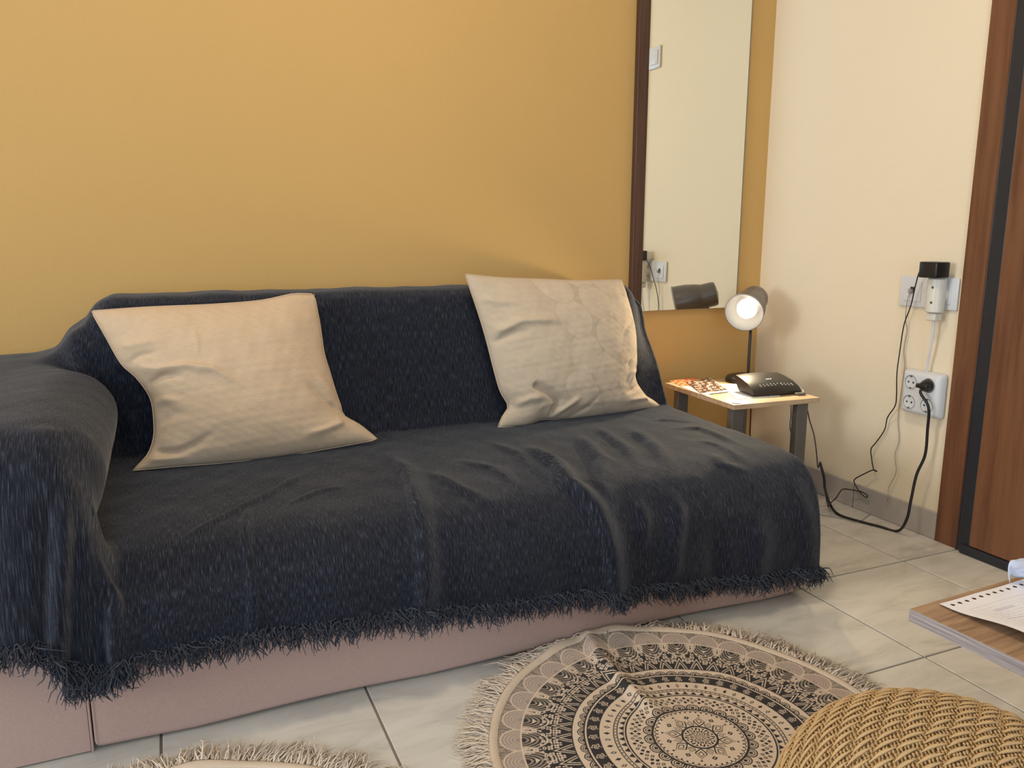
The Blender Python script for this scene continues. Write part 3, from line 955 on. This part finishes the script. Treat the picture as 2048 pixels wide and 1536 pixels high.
# ------------------------------------------------------------------ wall sockets
WX = RX1 - 0.0004
def xbox(name, y0, y1, z0, z1, x0, x1, mat, parent, bev=0.002, seg=2):
    bm = bmesh.new(); bm_box(bm, (-x1, y0, z0), (-x0, y1, z1), bev, seg)
    return sharp_smooth(bm_done(bm, name, mat, parent), 40)
XM = Matrix.Rotation(-math.pi / 2, 4, 'Y')      # local z -> -x
sp = tag(empty('socket_plate', (WX, 1.708, .748)), 'white double wall plate with a data jack and a mains socket by the door', 'socket')
for k, dy in enumerate((.0505, -.0505)):
    fr_ = xbox('frame', dy - .050, dy + .050, -.0475, .0475, 0, .009, 'white', sp, .004, 3)
    xbox('insert', dy - .030, dy + .030, -.030, .030, .0092, .0115, 'white', sp, .001, 1)
xbox('jack', .0505 - .006, .0505 + .008, -.002, .014, .0116, .0130, 'hole', sp, .0005, 1)
lathe('socket_rim', [(.0, .0), (.0215, 0), (.0215, .003), (.018, .0035), (.017, .001), (0, .001)], 'white', sp, 32, Matrix.Translation((-.0115, -.053, 0)) @ XM)

sw = tag(empty('light_switch', (WX, 1.652, 1.702)), 'white light switch reflected near the top of the mirror', 'switch')
xbox('frame', -.046, .046, -.047, .047, 0, .009, 'white', sw, .003, 3)
xbox('rocker', -.030, .030, -.030, .030, .0092, .0125, 'white', sw, .002, 2)

ad = tag(empty('plug_adapter', (WX - .012, 1.655, .744)), 'ivory plug-in splitter standing out of the wall socket', 'adapter')
bm = bmesh.new()
ring = []
for z in (-.050, -.047, .047, .050):
    ins = .003 if abs(z) > .048 else 0
    ring.append([bm.verts.new((-max(0.012, .026 + (.026 - ins) * math.sin(a)), (.026 - ins) * math.cos(a), z)) for a in [math.pi * 2 * k / 28 for k in range(28)]])
for a, c in zip(ring, ring[1:]):
    for k in range(28):
        bm.faces.new((a[k], a[(k + 1) % 28], c[(k + 1) % 28], c[k]))
bm.faces.new(ring[0][::-1]); bm.faces.new(ring[-1])
sharp_smooth(bm_done(bm, 'body', 'ivory', ad), 40)
lathe('plug_disc', [(0, 0), (.023, 0), (.023, .014), (0, .014)], 'ivory', ad, 28, XM)
for z in (-.020, .024):
    lathe('screw_cap', [(0, 0), (.0042, 0), (.0036, .0012), (0, .0012)], 'grey', ad, 14, Matrix.Translation((-.0505, -.006, z)) @ XM)

ps = tag(empty('power_supply', (WX - .030, 1.653, .8185)), 'black box power supply plugged on top of the ivory splitter', 'power supply')
xbox('body', -.030, .030, -.0225, .0235, .0, .056, 'black', ps, .004, 3)
xbox('seam', -.0304, .0304, -.0010, .0006, .020, .0225, 'hole', ps, .0002, 1)
xbox('strain_relief', .030, .038, -.016, -.006, .030, .038, 'black', ps, .002, 1)

# four way block with its own lead and plug
PB = (WX, 1.681, .4435)
blk = tag(empty('extension_block', PB), 'white four-way extension block hanging on the wall under the sockets', 'extension block')
bm = bmesh.new(); bm_box(bm, (-.036, -.070, -.070), (-.001, .070, .070), .012, 4)
for v in bm.verts:
    k = 1 - 0.10 * max(0, (-v.co.x - .01) / .026)
    v.co.y *= k; v.co.z *= k
sharp_smooth(bm_done(bm, 'housing', 'white', blk), 40)
for sy in (1, -1):
    for sz in (1, -1):
        T_ = Matrix.Translation((-.0362, sy * .031, sz * .031 )) @ XM
        so = lathe('socket', [(.0, .0), (.0195, 0), (.0215, .0008), (.0220, .0016), (.0236, .0016), (.0240, 0)], 'white', blk, 32, T_)
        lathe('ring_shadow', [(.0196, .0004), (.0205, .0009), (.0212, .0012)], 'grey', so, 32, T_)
        for dy in (-.0085, .0085):
            lathe('pin_hole', [(0, .0004), (.0030, .0004), (.0030, .0008), (0, .0008)], 'hole', so, 12, Matrix.Translation((-.0362, sy * .031 + dy, sz * .031)) @ XM)
        for dz in (-.0175, .0175):
            xbox('earth_clip', sy * .031 - .003, sy * .031 + .003, sz * .031 + dz - .002, sz * .031 + dz + .002, .0366, .0385, 'grey', so, .0003, 1)
def W(px, py, off): return atx(px, py, RX1 - off)
def rel(pts, root): return [np.array(p) - np.array(root.location) for p in pts]
pg = box('plug', (-.044, -.016, -.012), (-.012, .016, .012), 'ivory', blk, .006, 3)
pg.location = np.array([WX - .010, 1.655, .6805]) - np.array(PB)
tube('lead', rel([(WX - .036, 1.655, .672), (WX - .034, 1.656, .63), (WX - .030, 1.662, .58), (WX - .024, 1.670, .54), (WX - .020, 1.673, .508)], blk), .0034, 'white', blk, 10)

# black plug and thick lead from the block over the floor behind the sofa
bp_ = tag(empty('mains_lead', (WX - .036, 1.650, .4745)), 'thick black mains lead looping from the block down to the floor', 'cable')
lathe('plug', [(0, .001), (.0185, .001), (.019, .010), (.017, .018), (.010, .030), (.0, .032)], 'black', bp_, 24, XM)
xbox('grip', -.020, .020, -.007, .007, .012, .034, 'black', bp_, .005, 3)
lead = [(WX - .062, 1.648, .470), (WX - .070, 1.648, .455), W(1857, 815, .068), W(1855, 860, .055), W(1850, 910, .05), W(1833, 950, .06), W(1822, 1000, .075)]
lead += [W(1813, 1040, .085), atz(1795, 1062, .006), atz(1760, 1053, .005), atz(1710, 1040, .005), atz(1676, 1028, .006), atz(1660, 1008, .010), W(1650, 978, .20), W(1648, 955, .22), W(1640, 925, .23)]
tube('cord', rel(lead, bp_), .0042, 'cable', bp_, 10)

# thin lead from the power supply to the router
tl = tag(empty('router_lead', W(1843, 545, .05)), 'thin black lead kinking down the wall from the black power supply', 'cable')
pts = [W(1844, 541, .06), W(1838, 546, .055), W(1830, 575, .040), W(1822, 610, .03), W(1808, 650, .024), W(1800, 700, .022), W(1794, 745, .050), W(1793, 790, .046), W(1790, 812, .03), W(1775, 835, .02), W(1769, 860, .015), W(1752, 885, .015), W(1742, 898, .02), W(1743, 915, .02), W(1747, 938, .02), W(1754, 943, .022), W(1746, 940, .025), W(1726, 949, .03), W(1710, 958, .03), W(1709, 966, .03), W(1720, 985, .028), W(1732, 995, .025), W(1735, 991, .025), W(1728, 986, .028), W(1716, 982, .03), W(1688, 978, .04), W(1680, 984, .06), W(1672, 996, .08), atz(1661, 1006, .012), W(1656, 1012, .17)]
tube('cord', rel(pts, tl), .0019, 'cable', tl, 8, n=5)
# two leads behind the table
for lab, pts, rad in (('thin dark lead dropping behind the right leg of the corner table', [W(1604, 796, .20), W(1613, 812, .19), W(1619, 840, .18), W(1628, 870, .18), W(1633, 905, .18), W(1636, 935, .18), W(1641, 924, .17), W(1646, 950, .17), W(1650, 975, .17), W(1653, 1000, .17), atz(1657, 1014, .006)], .0021),
                      ('dark lead dropping straight below the middle of the corner table', [(*aty(1501, 815, 2.25)[:2], .3835), aty(1501, 840, 2.25), aty(1500, 865, 2.25), aty(1503, 900, 2.24), (1.93, 2.26, .1), (1.95, 2.28, .004)], .0024),
                      ('thin lead hanging just left of the right table leg', [(*aty(1580, 808, 2.10)[:2], .3835), aty(1582, 830, 2.10), aty(1580, 855, 2.10), aty(1586, 900, 2.10), (1.93, 2.11, .08), (1.94, 2.14, .004)], .0017)):
    c_ = tag(empty('hanging_lead', pts[0]), lab, 'cable')
    tube('cord', rel(pts, c_), rad, 'cable_brown', c_, 8)
# phone wire from the data jack
ph = tag(empty('phone_wire', W(1820, 580, .02)), 'thin grey phone wire trailing from the data jack to the floor', 'cable')
pts = [W(1822, 580, .012), W(1815, 600, .022), W(1811, 635, .016), W(1814, 665, .012), W(1808, 700, .010), W(1809, 735, .010), W(1800, 800, .006), W(1796, 840, .008), W(1798, 880, .008), W(1790, 910, .012), W(1792, 945, .014), W(1778, 975, .016), W(1775, 1000, .02), atz(1768, 1012, .004), atz(1740, 1028, .004), atz(1716, 1044, .003), atz(1690, 1038, .003), atz(1645, 1030, .003), atz(1632, 1024, .003)]
tube('cord', rel(pts, ph), .0012, 'cable_grey', ph, 6, n=6)
xbox('plug', -.004, .006, -.010, .004, .0, .010, 'cable_grey', ph, .001, 1).location = np.array([WX - .0135, 1.759, .752]) - np.array(ph.location)


# ------------------------------------------------------------------ rugs
CREAM = np.array([.66, .53, .41]); INK = np.array([.048, .044, .044]); TAUPE = np.array([.36, .285, .245])


def mandala(r, th):
    """printed mandala, r 0..1 of the print radius, th the angle"""
    r = np.interp(r, [0, .09, .20, .225, .28, .35, .43, .488, .555, .57, .615, .632, .877, 1.01], [0, .105, .26, .298, .38, .46, .552, .600, .668, .684, .745, .757, .900, 1.01])
    c = np.zeros(r.shape + (3,)) + CREAM
    def put(mask, colr, k=1.0):
        mk_ = (np.clip(mask.astype(float), 0, 1) * k)[..., None]
        c[:] = c * (1 - mk_) + np.array(colr) * mk_
    def cell(n, ph=0.0):
        return ((th / (2 * math.pi) * n + ph) % 1.0) - 0.5
    def arcw(u, n, rr):            # real arc offset from cell centre
        return u * 2 * math.pi * rr / n
    band = lambda a, b_: (r >= a) & (r < b_)
    # centre flower
    put(r < .105, INK); put(r < .092, CREAM)
    put((r < .088) & (np.sin(r * 210 + 3 * np.sin(th * 8)) + np.sin(th * 24 + r * 60) > .1), INK)
    for n, rc, s, ph in ((8, .165, .058, 0), (8, .140, .036, .5)):
        u = arcw(cell(n, ph), n, rc)
        v = r - rc
        d = np.abs(u) / (.75 * (1 - np.clip(v / s, -1, 1)) + .1) + np.abs(v) * .7
        ok = np.abs(v) < s
        put(ok & (d < s * .78), INK); put(ok & (d < s * .62), CREAM); put(ok & (d < s * .40), INK); put(ok & (d < s * .27), CREAM)
    u = arcw(cell(8), 8, .235); put(np.hypot(u, r - .235) < .008, INK)
    u = arcw(cell(8, .5), 8, .205); put((np.abs(u) + np.abs(r - .205) < .020), INK); put((np.abs(u) + np.abs(r - .205) < .007), CREAM)
    # scalloped ring
    u = cell(48); put(band(.262, .275) & (np.abs(u) < .17), INK)
    put(np.abs(r - (.285 + .004 * np.cos(th * 48))) < .0035, INK)
    put(band(.298, .318), INK)
    u = arcw(cell(22), 22, .338); d = np.hypot(u, r - .330)
    put((d < .047) & (r > .31), INK); put((np.abs(d - .033) < .004) & (r > .316), CREAM); put((np.abs(d - .018) < .004) & (r > .316), CREAM)
    # dotted field
    for rc, n, ph in ((.400, 52, 0), (.420, 52, .5), (.440, 52, 0)):
        u = arcw(cell(n, ph), n, rc); dd = np.abs(u) + np.abs(r - rc)
        put(dd < .014, INK)
        k_ = np.floor((th / (2 * math.pi) * n + ph)).astype(int) % 2
        put((dd < .006) & (k_ == 0), CREAM)
    # ruled band with triangles
    put(band(.468, .480), INK)
    put(band(.486, .490), INK)
    u = cell(54); put(band(.490, .518) & (np.abs(u) < .34 * (1 - (r - .490) / .028)), INK)
    put(band(.520, .526), INK)
    u = cell(110); put(band(.530, .537) & (np.abs(u) < .2), INK)
    put(band(.541, .547), INK)
    u = arcw(cell(56), 56, .573); k_ = np.floor(th / (2 * math.pi) * 56).astype(int) % 2
    dd = np.abs(u) * 1.2 + np.abs(r - .573); put(dd < .015, INK); put((dd < .007) & (k_ == 0), CREAM)
    # dark flower band
    put(band(.603, .668), INK)
    u = arcw(cell(44), 44, .636); d = np.hypot(u, r - .636); a2 = np.arctan2(r - .636, u)
    put((d < .024 + .004 * np.cos(a2 * 5)) & (np.sin(d * 420 + a2 * 3) > -.2), CREAM, .8)
    put(band(.668, .675), CREAM); put(band(.678, .684), INK)
    u = arcw(cell(56), 56, .694); d = np.hypot(u, r - .690)
    put((d < .038) & (r > .684), INK); put((np.abs(d - .027) < .003) & (r > .688), CREAM); put((np.abs(d - .015) < .003) & (r > .688), CREAM)
    put(band(.752, .757), INK)
    # broad black band
    put(band(.757, .900), INK)
    u = cell(46)
    for off_ in (0, .022):
        h = .812 - .055 * np.abs(u) / .40 - off_
        put((np.abs(u) < .40) & (np.abs(r - h) < .0042) & (r > .757), CREAM)
    KR = 1.75
    for rc, ph in ((.795, .5), (.812, .5), (.822, .24), (.822, .76), (.804, .30), (.804, .70)):
        ua = arcw(cell(46, ph), 46, .68); v_ = (r - rc) * KR; d = np.maximum(np.abs(ua), np.abs(v_))
        put((d < .0120) & (np.minimum(np.abs(ua), np.abs(v_)) > .0020), CREAM)
    u = arcw(cell(92), 92, .755); d = np.hypot(u, (r - .839) * KR); put((d < .0105) & (d > .0045), CREAM)
    u = arcw(cell(92, .5), 92, .775); put((np.abs(u) + np.abs((r - .846) * KR)) < .010, CREAM, .8)
    u = arcw(cell(68, .5), 68, .80); v_ = (r - .866) * KR; put((np.abs(v_) < .012) & (np.abs(u) < .008 * (1 + v_ / .012)), CREAM)
    # leaf points hanging into the black band
    u = arcw(cell(34), 34, .895)
    h = .900 - .052 * (1 - np.abs(u) / .045)
    v = (r - .848) / .052
    wv = .058 * np.clip(v, 0, 1) ** .8 * (1 - .45 * np.clip(v, 0, 1))
    ins = (r < .902) & (r > .848)
    for k_, cc in ((1.0, CREAM), (.86, INK), (.76, CREAM), (.54, TAUPE), (.40, CREAM), (.20, INK)):
        put(ins & (np.abs(u) < wv * k_) & (r > .848 + .030 * (1 - k_)), cc)
    put(band(.900, .906), CREAM)
    # taupe scallops at the rim
    put(band(.906, 1.01), TAUPE)
    u = arcw(cell(34, .5), 34, .94); d = np.hypot(u * .95, r - .906)
    for rr_ in (.080, .066, .052, .038, .024):
        put((np.abs(d - rr_) < .0035), CREAM, .8 if rr_ > .07 else .45)
    spk = np.sin(th * 260) * np.sin(r * 900 + 5 * np.sin(th * 40))
    put((d > .083) & (r > .906), CREAM, .75)
    put((d > .086) & (r > .94) & (spk > -.1), INK, .85)
    # worn cotton: the ink never covers fully
    g = np.random.default_rng(5).uniform(.0, 1.0, r.shape)
    c *= (.90 + .18 * g)[..., None]
    return c


def rug(label, cx, cy, R, rot, NA, NRr, ridge, lift, seed, group):
    rt = tag(empty('round_rug', (cx, cy, 0)), label, 'rug', group)
    th = np.linspace(0, 2 * math.pi, NA, endpoint=False)
    rr_ = np.linspace(0.0005, 1, NRr)
    TH, RR = np.meshgrid(th, rr_, indexing='ij')
    def height(x, y):
        z = 0.0045 + 0.0012 * (1 + vnoise(x * 4, y * 4, seed))
        for pts, amp, w1, w2 in ridge:
            z = z + fold(x, y, pts, amp, w1, w2, .12, .35 if amp > 0.01 else .3)
        return z + lift(x, y)
    RP = R - 0.016
    x, y = RR * RP * np.cos(TH), RR * RP * np.sin(TH)
    z = height(x, y)
    col = mandala(RR, TH + rot)
    V = np.stack([x, y, z], -1).reshape(-1, 3)
    mesh_np('printed_cloth', V, grid_faces(NA, NRr, True), 'rug', rt, col=col.reshape(-1, 3))
    # binding: a soft band around the print
    nb, ns = 240, 9
    tb = np.linspace(0, 2 * math.pi, nb, endpoint=False)
    s = np.linspace(0, 1, ns)
    TB, Sb = np.meshgrid(tb, s, indexing='ij')
    rb_ = RP - .002 + Sb * .018
    xb_, yb_ = rb_ * np.cos(TB), rb_ * np.sin(TB)
    zb_ = height(xb_, yb_) + .0030 * np.sin(np.pi * Sb) ** .6 + .0005 - .003 * (Sb == 1)
    mesh_np('binding', np.stack([xb_, yb_, zb_], -1).reshape(-1, 3), grid_faces(nb, ns, True), 'rug_cream', rt)
    # fringe
    rnd = np.random.default_rng(seed)
    roots, ends = [], []
    NT = 235
    for k in range(NT):
        a0 = 2 * math.pi * (k + rnd.uniform(-.2, .2)) / NT
        L = rnd.uniform(.046, .066)
        lean = .22 * math.sin(k * .55 + 1.3 * math.sin(k * .21)) + rnd.normal(0, .10)
        for _ in range(9):
            a = a0 + rnd.normal(0, .0045)
            d = np.array([math.cos(a + lean), math.sin(a + lean), 0])
            rx, ry = (R - .001) * math.cos(a), (R - .001) * math.sin(a)
            z0 = float(height(np.array(rx), np.array(ry))) + rnd.uniform(-.001, .002)
            root_ = np.array([rx, ry, z0])
            e = root_ + d * L * rnd.uniform(.75, 1.1) + np.array([rnd.normal(0, .0035), rnd.normal(0, .0035), 0])
            e[2] = max(.003, .0035 + abs(rnd.normal(0, .003)))
            if cy + e[1] > 1.462:                      # threads lie up against the sofa base
                over = cy + e[1] - 1.462
                e[1] = 1.462 - cy - rnd.uniform(0, .012); e[2] += over * .25; e[0] += rnd.normal(0, .02) - .01
                root_[1] = min(root_[1], 1.462 - cy)
            roots.append(root_); ends.append(e)
    strands('fringe', roots, ends, .0016, 'yarn', rt, sag=.16, wob=.0024, seed=seed, zmin=.0015)
    return rt


def liftA(x, y):      # far edge rides up against the sofa
    return .014 * sstep(.33, .40, y) * (1 + .4 * np.sin(x * 40)) + .010 * sstep(.28, .40, np.hypot(x + .05, y)) * sstep(.15, .30, y)


CXA, CYA, RA = 0.850, 1.074, 0.392
def rel2(*pp): return [tuple(atz(px, py, .008)[:2] - np.array([CXA, CYA])) for px, py in pp]
rug('printed mandala rug lying between the sofa and the woven pouf', CXA, CYA, RA, 0.2, 1500, 360,
    [(rel2((1160, 1272), (1200, 1318), (1250, 1372), (1300, 1418), (1345, 1470)), .015, .024, .013),
     (rel2((1330, 1300), (1420, 1330), (1500, 1380)), .003, .03, .03)], liftA, 5, 'round fringed mandala rugs')
rug('printed mandala rug showing only its fringed rim at the lower left', -0.060, 0.966, 0.392, 0.9, 720, 170,
    [([(-.05, .40), (-.02, .2)], .006, .02, .02)], lambda x, y: .006 * sstep(.34, .40, y) * (1 + np.sin(x * 30)), 8, 'round fringed mandala rugs')

# ------------------------------------------------------------------ coffee table with papers
CZ = 0.42
ctc = atz(1820, 1217, CZ)
CT = tag(empty('coffee_table', (ctc[0], ctc[1], 0), math.radians(2.5)), 'brown oak coffee table reaching in from the right foreground', 'table')
box('tabletop', (0.0005, -0.90, CZ - .0175), (.60, 0, CZ), 'oak', CT, .0006, 1)
box('edge_band', (-.0005, -0.90, CZ - .0178), (.0004, 0, CZ - .0004), 'oak_edge', CT)
for lx, ly in ((.50, -.07), (.56, -.84), (.28, -.84)):
    box('leg', (lx - .02, ly - .02, .0005), (lx + .02, ly + .02, CZ - .018), 'grey', CT, .002, 1)
box('leg', (.24, -.09, .0005), (.28, -.05, CZ - .018), 'grey', CT, .002, 1)

pc = atz(1878, 1211, CZ)
pdir = atz(2010, 1173, CZ) - pc; pang = math.atan2(pdir[1], pdir[0])
nu_, nv_ = 230, 260
us = np.linspace(0, .22, nu_); vs = np.linspace(0, -.26, nv_)
U, V_ = np.meshgrid(us, vs, indexing='ij')
Zc = .0015 + .012 * np.exp(-((U) / .05) ** 2) * sstep(-.015, -.12, V_) + .0015 * vnoise(U * 8, V_ * 6, 71) + .0015
colp = np.zeros(U.shape + (3,)) + np.array([.82, .79, .80])
prn = np.array([.42, .40, .50])
def pput(mk_, k=.55):
    colp[mk_] = colp[mk_] * (1 - k) + prn * k
pput((np.abs(V_ + .030) < .0007) & (U > .02)); pput((np.abs(U - .020) < .0007) & (V_ < -.030) & (V_ > -.2))
rows_ = np.floor(-V_ / .0062).astype(int)
tx = (np.sin(U * 2300 + rows_ * 2.3) + np.sin(U * 910 + rows_ * 5.1) > .1) & (((-V_) % .0062) < .0026)
gate = (np.sin(rows_ * 12.9) * .5 + .5) * .15 + .05
pput(tx & (V_ < -.036) & (U > .028) & (U < .04 + gate), .5)
pput((U > .045) & (U < .085) & (V_ < -.046) & (V_ > -.052), .45)
pput((np.abs(V_ + .075) < .0008) & (U > .03) & (U < .15)); pput((np.abs(V_ + .110) < .0008) & (U > .03))
Fp = grid_faces(nu_, nv_)
ctrs = np.stack([U, V_], -1).reshape(-1, 2)[Fp].mean(1)
keep = np.ones(len(Fp), bool)
for k in range(16):
    hx_ = .014 + k * .0148
    keep &= ~(np.hypot(ctrs[:, 0] - hx_, ctrs[:, 1] + .010) < .0029)
fm_ = mesh_np('printed_form', np.stack([U, V_, Zc], -1).reshape(-1, 3), Fp[keep], 'print', None, col=colp.reshape(-1, 3))
fm_.location = (pc[0], pc[1], CZ); fm_.rotation_euler = (0, 0, pang)
tag(fm_, 'white printed form with punched holes along its edge on the coffee table', 'paper')

# crumpled slip standing behind the form
n = 40
s = np.linspace(0, 1, n); S, T = np.meshgrid(s, s, indexing='ij')
b0 = atz(2008, 1168, CZ)
cx_ = S * .15; cy_ = -.01 - .02 * np.sin(S * 9) * T - .05 * T * T + .035 * np.abs(np.sin(S * 13 + T * 4)) * (1 - T) * .4
cz_ = .002 + .040 * np.sin(T * 2.2) + .006 * vnoise(S * 3, T * 3, 81) + .005 * np.abs(np.sin(S * 21 + T * 7))
colr = np.zeros(S.shape + (3,)) + np.array([.74, .79, .90])
colr[(np.sin(T * 60) > .6) & (S > .15)] = (.50, .58, .80)
slip = mesh_np('crumpled_slip', np.stack([cx_, cy_, np.maximum(cz_, .0025)], -1).reshape(-1, 3), grid_faces(n, n), 'print', None, col=colr.reshape(-1, 3))
slip.location = (b0[0], b0[1], CZ + .0035); slip.rotation_euler = (0, 0, math.radians(-12))
md = slip.modifiers.new('thickness', 'SOLIDIFY'); md.thickness = .0005
tag(slip, 'crumpled bluish white paper slip at the right edge of the photo', 'paper')

# ------------------------------------------------------------------ woven pouf
PX, PY, PR, PTOP = 0.684, 0.466, 0.176, 0.440
pouf = tag(empty('woven_pouf', (PX, PY, 0)), 'round tan woven pouf in the right foreground beside the coffee table', 'pouf')
prof = []
for k in range(61):
    a = math.pi / 2 * k / 60
    e_ = 2 / 2.7
    prof.append((PR * math.sin(a) ** e_, PTOP - .17 + .17 * math.cos(a) ** e_))
prof += [(PR, .20), (PR * .995, .12), (PR * .97, .05), (PR * .93, .012), (PR * .90, .001), (0, .001)]
bm = bmesh.new(); lathe_bm(bm, [(max(r - .0035, 0), z - (.003 if z > .1 else 0)) for r, z in prof], 96)
bm_done(bm, 'body', 'weave_dark', pouf, True)
pa = np.array(prof[:-4]); pl2 = np.concatenate([[0], np.cumsum(np.linalg.norm(np.diff(pa, axis=0), axis=1))])
def on_pouf(a, b_):
    rr_ = np.hypot(a, b_); f_ = np.arctan2(b_, a)
    r_ = np.interp(rr_, pl2, pa[:, 0]); z_ = np.interp(rr_, pl2, pa[:, 1])
    e_ = .0015
    dr_ = np.interp(rr_ + e_, pl2, pa[:, 0]) - np.interp(np.maximum(rr_ - e_, 0), pl2, pa[:, 0])
    dz_ = np.interp(rr_ + e_, pl2, pa[:, 1]) - np.interp(np.maximum(rr_ - e_, 0), pl2, pa[:, 1])
    l_ = np.hypot(dr_, dz_) + 1e-9
    nrm = np.stack([-dz_ / l_ * np.cos(f_), -dz_ / l_ * np.sin(f_), dr_ / l_], -1)
    return np.stack([r_ * np.cos(f_), r_ * np.sin(f_), z_], -1), nrm
# each stitch is a short fat yarn arc; rows alternate their slant
AMAX = pl2[-1] - .01
rowp, colp_ = .0105, .0290
th0 = math.radians(-12)
Vs, Fs, nv0 = [], [], 0
SEG, SD = 6, 5
tt_ = np.linspace(0, 1, SEG + 1)
ia = np.arange(-int(AMAX / colp_) - 1, int(AMAX / colp_) + 2); ib = np.arange(-int(AMAX / rowp) - 1, int(AMAX / rowp) + 2)
IA, IB = np.meshgrid(ia, ib, indexing='ij')
ca = (IA + (.38 * IB) % 1.0) * colp_; cb = IB * rowp
ok = np.hypot(ca, cb) < AMAX
ca, cb, par = ca[ok], cb[ok], (IB[ok] % 2) * 2 - 1
rj = np.random.default_rng(3)
ca = ca + rj.normal(0, .0008, ca.shape); cb = cb + rj.normal(0, .0005, cb.shape)
Lst, Wst = .0320, .0025
slant = .13 + rj.normal(0, .04, ca.shape)
A = ca[:, None] + (tt_ - .5)[None] * Lst * np.cos(slant)[:, None]
B = cb[:, None] + (tt_ - .5)[None] * Lst * np.sin(slant)[:, None] + .0012 * np.sin(tt_ * math.pi)[None]
wd = Wst * (np.sin(np.clip(tt_, .03, .97) * math.pi) ** .7)
rings = []
for k in range(SD):
    an = 2 * math.pi * k / SD
    aa = A - np.sin(slant)[:, None] * wd[None] * math.cos(an)
    bb = B + np.cos(slant)[:, None] * wd[None] * math.cos(an)
    c1, s1 = math.cos(th0), math.sin(th0)
    p_, n_ = on_pouf(aa * c1 - bb * s1, aa * s1 + bb * c1)
    rings.append(p_ + n_ * (wd * math.sin(an) * .55 + .0010 * np.sin(tt_ * math.pi))[None, :, None])
Rg = np.stack(rings, 2)                              # (n, SEG+1, SD, 3)
nS = len(ca)
base = (np.arange(nS)[:, None, None] * (SEG + 1) + np.arange(SEG)[None, :, None]) * SD
k = np.arange(SD)[None, None, :]; k2 = (k + 1) % SD
Fq = np.stack([base + k, base + k2, base + SD + k2, base + SD + k], -1).reshape(-1, 4)
st_ = mesh_np('woven_yarn', Rg.reshape(-1, 3), Fq, 'weave', pouf)
st_['kind'] = 'stuff'

# fine upright knit between the long stitches
g1, g2 = .0042, .00575
ia = np.arange(-int(AMAX / g1) - 1, int(AMAX / g1) + 2); ib = np.arange(-int(AMAX / g2) - 1, int(AMAX / g2) + 2)
IA, IB = np.meshgrid(ia, ib, indexing='ij')
ca = (IA + .5 * (IB % 2)) * g1; cb = IB * g2
ok = np.hypot(ca, cb) < AMAX
ca, cb = ca[ok] + rj.normal(0, .0004, ok.sum()), cb[ok] + rj.normal(0, .0004, ok.sum())
t3 = np.array([-1.0, 0.0, 1.0]); w3 = np.array([.0007, .0019, .0007])
rings = []
for k in range(4):
    an = math.pi / 2 * k
    aa = ca[:, None] + t3[None] * .0010 + w3[None] * math.cos(an)
    bb = cb[:, None] + t3[None] * .0034
    p_, n_ = on_pouf(aa * c1 - bb * s1, aa * s1 + bb * c1)
    rings.append(p_ + n_ * (w3 * math.sin(an) * .8 - np.abs(t3) * .0012 - .0006)[None, :, None])
Rg = np.stack(rings, 2)
nS = len(ca)
base = (np.arange(nS)[:, None, None] * 3 + np.arange(2)[None, :, None]) * 4
k = np.arange(4)[None, None, :]; k2 = (k + 1) % 4
Fq = np.stack([base + k, base + k2, base + 4 + k2, base + 4 + k], -1).reshape(-1, 4)
st_ = mesh_np('knit_ground', Rg.reshape(-1, 3), Fq, 'weave_dark', pouf)
st_['kind'] = 'stuff'
